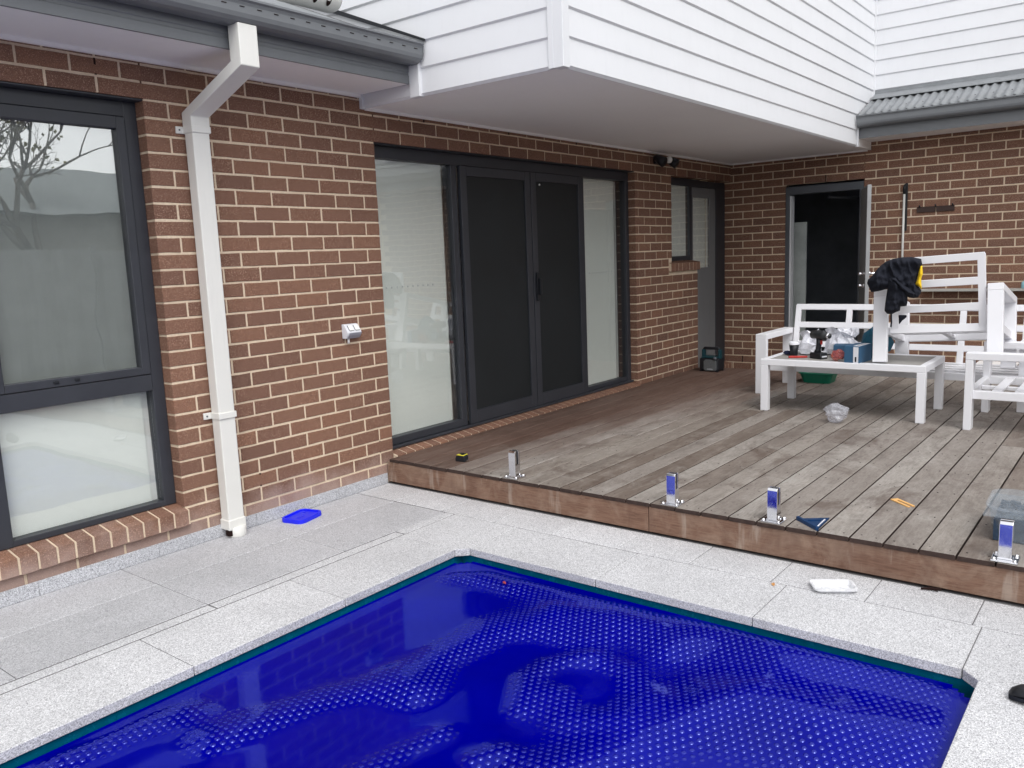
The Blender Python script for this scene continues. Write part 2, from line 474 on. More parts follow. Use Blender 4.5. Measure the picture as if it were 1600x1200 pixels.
# ================================================================== POOL
pool = empty('swimming_pool', (-2.5, -2.5, -1.4), 'pool sunk in the paving, edged with pale speckled granite coping', 'pool')
pool.location = (0, 0, 0)
sh = MB()
X0, X1, Y0, Y1 = -9.03, -.665, -3.745, -1.272
sh.add([(X0, Y0, -.04), (X1, Y0, -.04), (X1, Y1, -.04), (X0, Y1, -.04), (X0, Y0, -1.4), (X1, Y0, -1.4), (X1, Y1, -1.4), (X0, Y1, -1.4)],
       [(0, 1, 5, 4), (1, 2, 6, 5), (2, 3, 7, 6), (3, 0, 4, 7), (4, 5, 6, 7)])
sh.build('pool_shell', M['pool_shell'], pool)
tb = MB()
for a in ((X0, X1, Y1 - .008, Y1 - .002), (X0, X1, Y0 + .002, Y0 + .008), (X1 - .008, X1 - .002, Y0 + .009, Y1 - .009)):
    tb.box(*a, -.25, -.0405)
tb.build('waterline_band', M['pool_tile'], pool)
C_ = M['coping']
paver([(-.745, -1.297), (-.69, -1.352), (-.287, -1.352), (-.287, -.887), (-.745, -.887)], C_, 'coping_stone', pool, -.040)
cy = [-1.352, -2.128, -2.890, -3.663]
for i in range(3): paver(rect(-.69, -.287, cy[i + 1], cy[i]), C_, 'coping_stone', pool, -.040, dz=random.uniform(-.0008, .0008))
paver([(-.69, -3.663), (-.745, -3.72), (-.745, -4.13), (-.287, -4.13), (-.287, -3.663)], C_, 'coping_stone', pool, -.040)
cxs = [-.745, -1.49, -2.245, -2.998, -3.75, -4.50, -5.25, -6.0, -6.75, -7.5, -8.25, -9.0]
for i in range(len(cxs) - 1):
    paver(rect(cxs[i + 1], cxs[i], -1.297, -.887), C_, 'coping_stone', pool, -.040, dz=random.uniform(-.0008, .0008))
    paver(rect(cxs[i + 1], cxs[i], -4.13, -3.72), C_, 'coping_stone', pool, -.040, dz=random.uniform(-.0008, .0008))
paver(rect(-9.4, -9.0, -4.13, -.887), C_, 'coping_stone', pool, -.040)
wt = MB().add([(X0 + .01, Y0 + .01, -.125), (X1 - .01, Y0 + .01, -.125), (X1 - .01, Y1 - .01, -.125), (X0 + .01, Y1 - .01, -.125)], [(0, 1, 2, 3)])
tag(wt.build('pool_water', plain('water', lin(4, 60, 84), .04, .5)), kind='structure')
# floating bubble cover: a wavy sheet and its bubbles
CX0, CX1, CY0, CY1 = -5.4, -.69, -3.722, -1.30
RIDGES = []          # folds of the sheet standing clear of the water: (points, width, height)
for pts_, wd_, hh in (
        (((330, 1165), (410, 1128), (500, 1092), (590, 1076), (640, 1088)), .085, .034),
        (((640, 1062), (720, 1022), (780, 985), (850, 983), (905, 1000)), .090, .034),
        (((826, 1115), (832, 1072), (862, 1046), (905, 1040)), .050, .026),
        (((935, 1040), (985, 1055), (1012, 1090), (975, 1122), (905, 1126), (885, 1100)), .058, .028),
        (((860, 1215), (940, 1176), (1040, 1136), (1110, 1098), (1180, 1096), (1270, 1132)), .085, .038),
        (((1090, 1010), (1220, 1050), (1340, 1090), (1470, 1120)), .20, .026),
        (((1180, 1140), (1300, 1170), (1420, 1190)), .17, .028),
        (((770, 905), (900, 945), (1050, 985), (1200, 1018), (1420, 1060)), .090, .022),
        (((870, 962), (940, 975), (1000, 992), (1052, 1016)), .070, .030),
        (((560, 1215), (620, 1182), (690, 1148)), .060, .030),
        (((120, 1190), (200, 1160), (300, 1118)), .060, .026),
        (((460, 985), (560, 945), (650, 905), (715, 880)), .045, .018),
        (((745, 1195), (790, 1182)), .045, .026),
        (((715, 905), (790, 925)), .06, .022)):
    RIDGES.append(([hit(q, 2, -.07).to_2d() for q in pts_], wd_ * 1.5, hh * .80))
for k_ in range(5):   # more folds further along the pool
    x_ = -3.7 - .35 * k_
    RIDGES.append(([Vector((x_, -1.6)), Vector((x_ + .3, -2.3)), Vector((x_ - .1, -3.3))], .09, .032))
def sheet(x, y):
    q = Vector((x + noise.noise(Vector((x * 2.2 + 3, y * 2.2, .3))) * .06, y + noise.noise(Vector((x * 2.2, y * 2.2 + 7, 5.1))) * .06))
    h = noise.noise(Vector((x * 1.6 + 1.9, y * 1.6 + .6, 1.3))) * .016 + noise.noise(Vector((x * 5 + 9, y * 5, 4.1))) * .0035
    for pts_, wd_, hh in RIDGES:
        d = 9
        for a, b in zip(pts_[:-1], pts_[1:]):
            if min(a.x, b.x) - .6 > q.x or max(a.x, b.x) + .6 < q.x: continue
            t = max(0, min(1, (q - a).dot(b - a) / (b - a).length_squared)); d = min(d, (q - (a + (b - a) * t)).length)
        if d < wd_ * 2.6: h += hh * math.exp(-(d / wd_) ** 2)
    e = min(x - CX0, CX1 - x, y - CY0, CY1 - y)
    k = min(1, max(0, e / .12)); k = k * k * (3 - 2 * k)
    return -.070 + h * (.25 + .75 * k)
WET = -.0605       # rain water lying in the hollows of the sheet
def wave(x, y):
    h = sheet(x, y)
    if h >= WET + .002: return h
    t = (h - WET + .004) / .006
    return WET if t <= 0 else WET + (.002) * t * t
def cover_inside(x, y, pad=0.0):
    # rounded off at the chamfered corners of the pool
    d = (CX1 - x) + (CY1 - y); d2 = (CX1 - x) + (y - CY0)
    return d > .075 + pad and d2 > .075 + pad
cv = MB(); st = .022
nx = int((CX1 - .014 - CX0) / st); ny = int((CY1 - .016 - (CY0 + .016)) / st)
for i in range(nx + 1):
    for j in range(ny + 1):
        x = CX0 + (CX1 - .014 - CX0) * i / nx; y = CY0 + .016 + (CY1 - CY0 - .032) * j / ny
        cv.v.append((x, y, wave(x, y)))
for i in range(nx):
    for j in range(ny):
        a = i * (ny + 1) + j; p = cv.v[a]
        if not cover_inside(p[0] + st, p[1] + (st if j > ny / 2 else 0)): continue
        cv.f.append((a, a + ny + 1, a + ny + 2, a + 1))
cover = tag(cv.build('pool_cover', M['cover'], smooth=True), 'bright blue bubble plastic cover floating in waves on the pool', 'pool cover')
bb = MB(); sp = .0305
prof = ((.0102, -.001), (.0080, .0015), (.0045, .0025))
col = 0; x = CX1 - .03
while x > -4.6:
    y = CY1 - .035 - (sp / 2 if col % 2 else 0)
    while y > CY0 + .03:
        if cover_inside(x, y, .02):
            e = .008; z = wave(x, y)
            sink = min(1.0, max(0.0, (z - WET) / .009))
            if sink <= .10: y -= sp; continue
            sx_, sy_ = (wave(x + e, y) - z) / e, (wave(x, y + e) - z) / e
            nrm = Vector((-sx_, -sy_, 1)).normalized()
            n0 = len(bb.v)
            for r, h in prof:
                h *= sink
                for k in range(8):
                    a = math.pi * k / 4
                    dx, dy = r * math.cos(a), r * math.sin(a)
                    bb.v.append((x + dx + nrm.x * h, y + dy + nrm.y * h, z + sx_ * dx + sy_ * dy + nrm.z * h))
            bb.v.append((x + nrm.x * .0028 * sink, y + nrm.y * .0028 * sink, z + nrm.z * .0028 * sink))
            for q in range(2):
                for k in range(8):
                    k2 = (k + 1) % 8
                    bb.f.append((n0 + q * 8 + k, n0 + q * 8 + k2, n0 + q * 8 + 8 + k2, n0 + q * 8 + 8 + k))
            for k in range(8): bb.f.append((n0 + 16 + k, n0 + 16 + (k + 1) % 8, n0 + 24))
        y -= sp
    x -= sp * .866; col += 1
tag(bb.build('bubbles', M['bubble'], cover, smooth=True), kind='stuff')

# ================================================================== BRICK WALLS
BL, BH, BG, PIT = .2285, .0745, .010, .086
X2 = 5.792
variants = []
for vi in range(6):
    rnd = random.Random(100 + vi); j = lambda s: rnd.uniform(-s, s)
    c = .0028
    # local: x length 0..1 (scaled), y depth 0 (face) .. .11, z 0..BH
    b = MB()
    q = lambda x, z: (x, z)
    ou = [(0, 0), (.33, 0), (.67, 0), (1, 0), (1, BH * .5), (1, BH), (.67, BH), (.33, BH), (0, BH), (0, BH * .5)]
    ou = [(p[0] + j(.004), p[1] + j(.0014)) for p in ou]
    fr = [((p[0] - .5) * (1 - 2 * c / BL) + .5 + j(.003), (p[1] - BH / 2) * (1 - 2 * c / BH) + BH / 2 + j(.0009)) for p in ou]
    vs = [(p[0], j(.0008), p[1]) for p in fr] + [(p[0], .0030, p[1]) for p in ou] + [(p[0], .108, p[1]) for p in ou]
    fs = [tuple(range(10))] + [(10 + i, 10 + (i + 1) % 10, (i + 1) % 10, i) for i in range(10)] + [(20 + i, 20 + (i + 1) % 10, 10 + (i + 1) % 10, 10 + i) for i in range(10)]
    b.add(vs, fs)
    me = b.mesh('brick'); me.materials.append(M['brick']); variants.append((me, vs, fs))

def clip(a0, a1, holes, k0, k1):
    """cut the interval a0..a1 by holes whose z-range covers the middle of the course"""
    zm = (k0 + k1) / 2; segs = [(a0, a1)]
    for h0, h1, z0, z1 in holes:
        if not (z0 < zm < z1): continue
        ns = []
        for s0, s1 in segs:
            if h1 <= s0 or h0 >= s1: ns.append((s0, s1)); continue
            if s0 < h0: ns.append((s0, h0))
            if s1 > h1: ns.append((h1, s1))
        segs = ns
    edges_ = [e for h in holes if h[2] < zm < h[3] for e in h[:2]]
    o_ = []
    for s0, s1 in segs:
        if s1 - s0 < .045 and not (s0 == a0 and s1 == a1): continue
        for e in edges_:
            if 0 < s0 - e < .06: s0 = e
            if 0 < e - s1 < .06: s1 = e
        o_.append((s0, s1))
    return o_

W1_HOLES = [(-3.6, -1.496, .245, 2.369), (.075, 3.497, .02, 2.283), (4.264, 4.884, 1.395, 2.28), (4.884, 5.785, -.2, 2.28),
            (-3.8, -1.486, .115, .25), (4.19, 4.90, 1.29, 1.40),
            (.072, .084, 2.283, 3), (-1.502, -1.490, 2.369, 3)]
W2_HOLES = [(-1.519, -.662, -.2, 2.172), (-1.527, -1.515, 2.172, 3)]
bricks = []      # (wall, u0, length, z)
weeps = []
for k in range(0, 30):
    z0 = .047 + PIT * k + .0058
    ph = .079 if k % 2 == 0 else .199
    for i in range(-24, 26):
        a = ph + .24 * i + .0058; b_ = a + BL
        if b_ < -5.2 or a > 5.78: continue
        top = 2.60 if a < 0 else 2.50
        if z0 > top: continue
        for s0, s1 in clip(a, min(b_, 5.785), W1_HOLES, z0, z0 + BH): bricks.append((1, s0, s1 - s0, z0))
for k in range(-2, 30):
    z0 = .040 + PIT * k + .0058
    if z0 > 2.56: continue
    for i in range(-24, 2):
        for part in (0, 1):
            ph = (-.031 if k % 2 == 0 else -.151) if part == 0 else (-1.758 if k % 2 == 0 else -1.639)
            a = ph + .24 * i + .0058 + (1.68 if part else 0); b_ = a + BL
            if part == 0: a_, b2 = max(a, -1.517), min(b_, .30)
            else: a_, b2 = max(a, -6.2), min(b_, -1.521)
            if b2 - a_ < .012: continue
            for s0, s1 in clip(a_, b2, W2_HOLES, z0, z0 + BH): bricks.append((2, s0, s1 - s0, z0))
def bpt(wl, u, d, z): return (u, d, z) if wl == 1 else (X2 + d, u, z)
scored = []
for b in bricks:
    wl, u, ln, z = b
    ps = [proj(bpt(wl, uu, 0, zz)) for uu, zz in ((u, z), (u + ln, z), (u + ln, z + BH), (u, z + BH))]
    ar = 0
    if all(ps):
        cx = sum(p[0] for p in ps) / 4; cy_ = sum(p[1] for p in ps) / 4
        if -15 < cx < 1615 and -15 < cy_ < 1215:
            ar = abs(sum(ps[i][0] * ps[(i + 1) % 4][1] - ps[(i + 1) % 4][0] * ps[i][1] for i in range(4))) / 2
    scored.append((ar, b))
scored.sort(key=lambda t: -t[0])
def core(cells, fn, name):
    m = MB()
    for a in cells: fn(m, *a)
    return m.build(name, M['mortar'], house)
MR = .0035   # mortar face behind brick face
wall1 = core([(-5.2, -3.603, -.05, 2.62), (-3.603, -1.4925, -.05, .118), (-3.603, -1.4925, 2.377, 2.62), (-1.4925, .072, -.05, 2.62), (.072, 3.500, 2.291, 2.62),
              (3.500, 4.261, -.05, 2.62), (4.261, 4.881, -.05, 1.30), (4.261, 5.79, 2.289, 2.62), (.072, 3.5, -.05, .16)],
             lambda m, a, b, z0, z1: m.box(a, b, MR, .108, z0, z1), 'brick_wall')
wall1['label'] = 'brown brick wall with the window and sliding doors, beside the pool'
wall2 = core([(-6.2, -1.522, -.05, 2.60), (-1.522, -.659, 2.195, 2.60), (-.659, .40, -.05, 2.60)],
             lambda m, a, b, z0, z1: m.box(X2 + MR, X2 + .108, a, b, z0, z1), 'brick_wall')
wall2['label'] = 'brown brick wall with the open doorway, behind the deck'
rest = MB()
for idx, (ar, (wl, u, ln, z)) in enumerate(scored):
    me, vs, fs = variants[random.randrange(6)]
    jit = random.uniform(-.0012, .0012); dz = random.uniform(-.0008, .0008)
    if idx < 300:
        if wl == 1: link('brick', me, wall1, (u, jit, z + dz), (0, 0, 0), (ln, 1, 1))
        else: link('brick', me, wall2, (X2 + jit, u + ln, z + dz), (0, 0, -math.pi / 2), (ln, 1, 1))
    elif wl == 1:
        rest.add([(u + p[0] * ln, jit + p[1], z + dz + p[2]) for p in vs], fs)
    else:
        rest.add([(X2 + jit + p[1], u + ln - p[0] * ln, z + dz + p[2]) for p in vs], fs)
tag(rest.build('brickwork', M['brick'], house), kind='stuff')
MB().box(.074, .082, .001, .05, 2.286, 2.60).box(-1.5, -1.492, .001, .05, 2.372, 2.60).box(X2 + .001, X2 + .05, -1.525, -1.517, 2.175, 2.58).build('joint_sealant', M['sealant'], house)['kind'] = 'stuff'
# weep gaps: open perpends
wp = MB()
for x, z in ((-.041, .219), (-1.001, .219), (.559 + .0, 2.455), (1.52, 2.455), (2.48, 2.455), (-1.721, 2.455), (.319, 2.369)):
    wp.box(x - .0052, x + .0052, .0005, .01, z + .004, z + .082)
for y, z in ((-.151, .126), (-1.111, 2.19), (-2.598, .126)):
    wp.box(X2 + .0005, X2 + .01, y - .0052, y + .0052, z + .004, z + .082)
wp.build('weep_gaps', M['weep'], house)['kind'] = 'stuff'

# ================================================================== WINDOW beside the downpipe
FY = .075
win = MB()
for a in ((-1.565, -1.497, FY, .15, .238, 2.364), (-3.6, -1.497, FY + .004, .15, 2.288, 2.364), (-3.6, -1.497, FY + .002, .15, .238, .268), (-2.405, -2.325, FY, .15, .238, 2.364)):
    win.box(*a)
win.box(-2.325, -1.565, FY - .004, .15, .878, .965)
win.box(-3.6, -1.490, .006, .108, 2.364, 2.373)
win = win.build('window', M['frame'], house, bevel=.003, seg=1)
win['label'] = 'tall dark framed window split by a low rail, next to the downpipe'
# opening sash frame in the upper light
s = MB()
for a in ((-1.612, -1.566, .068, .13, .968, 2.286), (-2.324, -2.278, .068, .13, .968, 2.286), (-2.278, -1.612, .068, .13, 2.226, 2.286), (-2.278, -1.612, .068, .13, .968, 1.008)):
    s.box(*a)
s.build('sash', M['frame'], win, bevel=.003, seg=1)
MB().box(-2.278, -1.612, .098, .102, 1.008, 2.226).build('pane', M['glass2'], win)
MB().box(-2.278, -1.612, .125, .128, 1.008, 2.226).build('insect_screen', M['insect'], win)
MB().box(-2.322, -1.566, .106, .110, .268, .878).build('pane', M['glass'], win)
MB().box(-2.325, -1.600, .140, .144, .24, 2.3).build('blind', M['blind'], win)
MB().box(-3.6, -2.405, .106, .110, .268, 2.288).build('pane', M['glass'], win)
MB().box(-3.6, -2.41, .140, .144, .24, 2.3).build('blind', M['blind'], win)
MB().box(-1.60, -1.50, .15, .32, .2, 2.37).box(-3.6, -1.5, .31, .33, .2, 2.37).build('inner_reveal', M['soffit'], win)
for x in (-1.95, -2.05): MB().box(x - .012, x + .012, .060, .07, .985, .997).build('catch', M['dark'], win, bevel=.002, seg=1)
# rowlock sill bricks, tilted outwards
def sill_row(parent, x0, x1, zt, zb, yf, yb, n, drop):
    p = (x1 - x0) / n
    for i in range(n):
        a, b = x0 + p * i + .005, x0 + p * (i + 1) - .005
        j = random.uniform(-.0015, .0015)
        m = MB().add([(a, yf + j, zb + j), (b, yf + j, zb + j), (b, yf + j, zt - drop), (a, yf + j, zt - drop), (a, yb, zb), (b, yb, zb), (b, yb, zt), (a, yb, zt)],
                     [(0, 1, 2, 3), (3, 2, 6, 7), (4, 7, 6, 5), (0, 4, 5, 1), (1, 5, 6, 2), (0, 3, 7, 4)])
        m.build('sill_brick', M['brick'], parent, bevel=.003, seg=1)
    MB().add([(x0 - .004, yf + .004, zb + .004), (x1 + .004, yf + .004, zb + .004), (x1 + .004, yf + .004, zt - drop - .004), (x0 - .004, yf + .004, zt - drop - .004),
              (x0 - .004, yb, zb + .004), (x1 + .004, yb, zb + .004), (x1 + .004, yb, zt - .004), (x0 - .004, yb, zt - .004)],
             [(0, 1, 2, 3), (3, 2, 6, 7), (4, 7, 6, 5), (0, 4, 5, 1), (1, 5, 6, 2), (0, 3, 7, 4)]).build('sill_mortar', M['mortar'], parent)
sill_row(win, -1.488 - 24 * .0862, -1.488, .237, .128, -.03, .09, 24, .022)

# ================================================================== SLIDING DOORS
SZ0, SZ1 = .196, 2.281
sl = MB()
sl.box(.06, 3.495, FY, .19, 2.20, SZ1).box(.06, .078, FY, .19, SZ0, 2.20).box(3.435, 3.495, FY, .19, SZ0, 2.20)
sl.box(.06, 3.435, FY, .19, SZ0, .222).box(.06, .935, FY + .008, .16, .222, .275).box(2.66, 3.435, FY + .008, .16, .222, .262)
sl.box(.90, .965, FY + .006, .17, .222, 2.20).box(2.655, 2.70, FY + .006, .17, .222, 2.20)
sl.box(.075, 3.497, .006, .108, 2.2815, 2.288)
sl = sl.build('sliding_door', M['frame'], house, bevel=.003, seg=1)
sl['label'] = 'wide dark framed sliding doors with two dark mesh leaves between pale side panes'
MB().box(.076, 3.496, FY - .030, FY + .03, .2045, .222).build('track', M['frame'], sl, bevel=.003, seg=1)
for a, b in ((.078, .90), (2.70, 3.435)):
    MB().box(a, b, .108, .113, .262, 2.20).build('pane', M['glass'], sl)
MB().box(.02, .865, .150, .154, .20, 2.23).build('blind', M['blind'], sl)
MB().box(2.66, 3.33, .150, .154, .20, 2.23).build('blind', M['blind'], sl)
MB().box(.0, 3.5, .45, .47, .1, 2.4).box(3.42, 3.5, .19, .45, .1, 2.4).build('inner_reveal', M['soffit'], sl)
for a, b in ((.985, 1.862), (1.872, 2.655)):
    f = MB()
    for q in ((a, a + .072, .224, 2.198), (b - .072, b, .224, 2.198), (a + .072, b - .072, 2.126, 2.198), (a + .072, b - .072, .224, .325)):
        f.box(q[0], q[1], FY - .012, FY + .02, q[2], q[3])
    f = f.build('screen_leaf', M['frame'], sl, bevel=.0025, seg=1)
    MB().box(a + .07, b - .07, FY + .002, FY + .006, .322, 2.13).build('mesh', M['screen'], sl)
MB().box(1.895, 1.935, FY - .030, FY - .012, 1.13, 1.37).box(1.90, 1.925, FY - .06, FY - .03, 1.18, 1.32).build('handle', M['dark'], sl, bevel=.004)
MB().lathe([(.0, -.004), (.008, -.004), (.008, .004), (0, .004)], (1.99, FY - .014, 2.10), 10, 'y').build('bumper', M['lens'], sl)
dots = MB()
for i in range(10):
    dots.box(.20 + i * .052, .212 + i * .052, .1065, .1078, 1.322, 1.334)
    if i < 9: dots.box(2.80 + i * .05, 2.812 + i * .05, .1065, .1078, 1.322, 1.334)
dots.build('safety_dots', plain('frosted_dot', lin(170, 174, 172), .6, .2), sl)['kind'] = 'stuff'
n_ = 39
for i in range(n_):
    a = .083 + i * (3.41 / n_)
    MB().add([(a + .005, -.034, .150), (a + .083, -.034, .150), (a + .083, -.034, .180), (a + .005, -.034, .180), (a + .005, .09, .150), (a + .083, .09, .150), (a + .083, .09, .206), (a + .005, .09, .206)],
             [(0, 1, 2, 3), (3, 2, 6, 7), (4, 7, 6, 5), (0, 4, 5, 1), (1, 5, 6, 2), (0, 3, 7, 4)]).build('sill_brick', M['brick'], sl, bevel=.002, seg=1)
MB().prism([(-.030, .12), (-.030, .1775), (.088, .2025), (.088, .12)], lambda a, b, t: (t, a, b), .076, 3.495).build('sill_mortar', M['mortar'], sl)

# ================================================================== BACK DOOR AND ITS SIDE WINDOW
bd = MB()
bd.box(4.262, 5.785, FY, .15, 2.205, 2.278).box(4.262, 4.30, FY + .002, .15, 1.40, 2.205).box(4.262, 4.88, FY, .15, 1.40, 1.445)
bd.box(4.825, 4.90, FY - .003, .15, .02, 2.205).box(5.52, 5.785, FY - .002, .15, .02, 2.205)
bd = bd.build('back_door', M['frame'], house, bevel=.003, seg=1)
bd['label'] = 'grey half glazed back door and small side window in the inner corner'
MB().box(4.30, 4.825, .084, .088, 1.445, 2.205).build('pane', M['glass'], bd)
MB().box(4.935, 5.37, .084, .088, 1.30, 2.09).build('pane', M['glass'], bd)
MB().box(4.27, 4.79, .100, .104, 1.40, 2.25).build('blind', M['blind'], bd)
lf = MB()
for a in ((4.90, 4.935, .04, 2.20), (5.37, 5.52, .04, 2.20), (4.935, 5.37, 2.09, 2.20), (4.935, 5.37, .04, 1.30)):
    lf.box(a[0], a[1], .078, .118, a[2], a[3])
lf.build('leaf', M['doorgrey'], bd, bevel=.003, seg=1)
MB().box(4.93, 5.29, .100, .104, 1.25, 2.15).box(5.315, 5.36, .100, .104, 1.25, 2.15).build('blind', M['blind'], bd)
MB().box(5.33, 5.5, .30, .31, 1.2, 2.2).build('inner_reveal', M['room'], bd)
sill_row(bd, 4.196, 4.896, 1.395, 1.285, -.028, .09, 8, .02)
sill_row(bd, 4.95, 5.78, .135, .03, -.02, .09, 9, .012)

# ================================================================== OPEN DOORWAY in the far wall
od = MB()
for a in ((-1.517, -.664, 2.085, 2.170), (-.706, -.664, -.02, 2.085), (-1.517, -1.475, -.02, 2.085)):
    od.box(X2 - .006, X2 + .13, a[0], a[1], a[2], a[3])
od = od.build('doorway', M['frame_lt'], house, bevel=.003, seg=1)
od['label'] = 'grey framed doorway standing open onto a dark room'
ph = R_(19.5); hx, hy = X2 - .01, -1.492
u = Vector((-math.cos(ph), -math.sin(ph), 0)); nn = Vector((math.sin(ph), -math.cos(ph), 0))
dl = MB(); vs = []
for z in (.02, 2.078):
    for a, b in ((0, 0), (.82, 0), (.82, .038), (0, .038)):
        p = Vector((hx, hy, 0)) + u * a + nn * b; vs.append((p.x, p.y, z))
dl.add(vs, [(0, 3, 2, 1), (4, 5, 6, 7), (0, 1, 5, 4), (1, 2, 6, 5), (2, 3, 7, 6), (3, 0, 4, 7)])
dl.build('door_leaf', M['leaf'], od, bevel=.003, seg=1)['label'] = 'grey door leaf swung wide open'
for zz, rr in ((1.08, .022), (1.20, .020)):
    m = MB()
    for sgn, b0 in ((-1, 0), (1, .038)):
        c0 = Vector((hx, hy, zz)) + u * .755 + nn * b0
        m.tube([c0, c0 + nn * sgn * .012, c0 + nn * sgn * .02, c0 + nn * sgn * .045, c0 + nn * sgn * .062], [rr * 1.3, rr * 1.3, rr * .5, rr * .95, rr * .7], 12)
    m.build('door_knob' if zz < 1.1 else 'deadlock', M['chrome'], od, smooth=True)
rm = MB()
for a in ((5.905, 9.2, -4.5, -4.4, -.05, 2.6), (5.905, 9.2, .9, 1.0, -.05, 2.6), (9.2, 9.3, -4.5, 1, -.05, 2.6), (5.905, 9.2, -4.5, 1, 2.55, 2.6), (5.905, 9.2, -4.5, 1, -.05, -.005)):
    rm.box(*a)
rm.build('garage_room', M['room'], house)
MB().box(6.15, 6.17, hit((1259, 450), 0, 6.15).y, -.20, 0, 1.78).build('leaning_panel', plain('panel_grey', lin(176, 182, 180), .5, .4, 0, .18, 4), od, bevel=.004)
MB().box(X2 + .02, X2 + .12, -.722, -.7065, .0, 2.07).build('door_seal', M['white'], od)
MB().tube([(6.1, -1.05, 2.05), (6.5, -1.32, 2.02), (6.9, -1.42, 1.95), (7.0, -1.46, 1.7), (7.0, -1.46, .2)], .018, 8).build('door_track', M['frame_lt'], od, smooth=True)

# ================================================================== UPPER STOREY: weatherboards
XA, YB, X3, XE, ZB, BP = -.022, -1.578, 5.862, 5.29, 2.487, .1518
up = MB()
up.box(XA + .02, 9, YB + .02, 4, 2.70, 5.2).box(XA + .02, X2 + .1, YB + .02, .0 - .001, 2.497, 2.70)
up.box(X3 + .02, 9, -7, YB + .02, 2.9, 5.2)
up = up.build('upper_storey', M['soffit'], house)
up['label'] = 'white weatherboard upper storey with a plain overhanging soffit'
def board(fn, a, b, z0, name='weatherboard'):
    pr = [(.0, z0), (.006, z0), (.021, z0 + .015), (.011, z0 + BP + .004), (0, z0 + BP + .004)]
    return MB().prism(pr, fn, a, b).build(name, M['white'], up)
fA = lambda o, z, t: (XA + .02 - o, t, z)
fB = lambda o, z, t: (t, YB + .02 - o, z)
fW = lambda o, z, t: (X3 + .02 - o, t, z)
for k in range(0, 17):
    z0 = ZB + BP * k + (random.uniform(-.0012, .0012) if k else 0)
    board(fA, YB + .05, .0 if k == 0 else 3.0, z0)
    board(fB, XA + .05, XE if k == 0 else X3 + .02, z0)
for k in range(3, 17):
    z0 = 3.10 - BP * 1 + BP * (k - 3)
    board(fW, -7.0, YB + .018, z0)
# corner trims
MB().box(XA - .008, XA + .055, YB - .008, YB + .055, ZB, 5.2).box(XA - .008, XA + .02, YB + .055, YB + .09, ZB, 5.2).build('corner_trim', M['white'], up, bevel=.002, seg=1)
MB().box(X3 - .016, X3 + .01, YB - .010, YB + .012, 3.0, 5.2).build('corner_bead', M['white'], up)
MB().box(XE - .001, XE + .022, YB - .012, YB + .03, ZB - .003, 2.70).build('end_trim', M['white'], up, bevel=.002, seg=1)
# soffit beads along the brick walls
MB().box(XA + .03, X2 - .001, -.022, -.001, 2.479, 2.4965).box(X2 - .022, X2 - .001, YB + .03, -.023, 2.479, 2.4965).build('soffit_bead', M['soffit'], up)
MB().box(XE + .022, X2 - .001, YB - .004, YB + .02, 2.49, 2.62).build('end_panel', M['soffit'], up)
# lap of the eave drop against the wall
MB().box(XA - .012, XA + .022, -.026, -.002, 2.484, 2.60).build('corner_bead', M['white'], up)
MB().box(XA - .018, XA + .03, -.545, -.462, 2.484, 2.70).build('end_trim', M['white'], up, bevel=.003, seg=1)

# ================================================================== LEFT EAVE, GUTTER, ROOF, DOWNPIPE
MB().box(-5.4, XA - .001, -.449, .05, 2.572, 2.586).build('eave_soffit', M['soffit'], house)['label'] = 'white eave lining under the gutter'
MB().box(-5.4, XA - .013, -.022, -.001, 2.552, 2.5715).build('eave_bead', M['soffit'], house)
fs_ = [(-.450, 2.566), (-.466, 2.566), (-.466, 2.612), (-.462, 2.616), (-.462, 2.632), (-.466, 2.636), (-.466, 2.70), (-.450, 2.70)]
MB().prism(fs_, lambda a, b, t: (t, a, b), -5.4, XA - .02).build('fascia', M['gutter'], house)
def gutter(name, fn, a, b):
    pr = [(0, 2.70), (0, 2.672), (.03, 2.667), (.075, 2.668), (.10, 2.676), (.115, 2.692), (.121, 2.712), (.123, 2.748), (.128, 2.762), (.138, 2.770), (.137, 2.780), (.128, 2.782), (.121, 2.776), (.116, 2.76), (.113, 2.715), (.105, 2.690), (.09, 2.683), (.01, 2.685), (.004, 2.74), (0, 2.74)]
    return MB().prism(pr, fn, a, b).build(name, M['gutter'], house)
g1 = gutter('gutter', lambda o, z, t: (t, -.467 - o, z), -5.4, XA - .02)
g1['label'] = 'dark grey slotted gutter above the downpipe'
MB().prism([(0, 2.668), (.115, 2.69), (.124, 2.72), (.13, 2.765), (0, 2.76)], lambda o, z, t: (t, -.467 - o, z), XA - .02, XA - .014).build('gutter_end_cap', M['gutter'], house)
so = MB()
for i in range(36):
    x = -.10 - i * .098
    so.box(x - .013, x + .013, -.5925, -.5885, 2.738, 2.7412)
so.build('gutter_slots', M['weep'], house)['kind'] = 'stuff'
def corrugated(name, p0, p1, along, n, pitch, amp, label):
    """sheet from eave point p0 to top p1 (2D: horizontal, z); waves run down the slope"""
    m = MB(); steps = n * 8
    for i in range(steps + 1):
        t = along[0] + (along[1] - along[0]) * i / steps
        h = amp * math.cos(2 * math.pi * i / 8)
        for q in (p0, p1): m.v.append((q, t, h))
    return m, steps
rl = MB(); N = 71 * 6
sl_ = .41; nz = 1 / math.hypot(1, sl_)
for i in range(N + 1):
    x = -5.4 + (XA - .003 + 5.4) * i / N; h = .0085 * math.cos(2 * math.pi * i / 6)
    for y in (-.515, 2.4): rl.v.append((x, y - h * sl_ * nz, 2.778 + (y + .515) * sl_ + h * nz))
rl.f = [(2 * i, 2 * i + 2, 2 * i + 3, 2 * i + 1) for i in range(N)]
r1 = rl.build('roof', M['roof'], house, smooth=True)
r1.modifiers.new('thick', 'SOLIDIFY').thickness = .0015
r1['label'] = 'low grey corrugated roof above the slotted gutter'
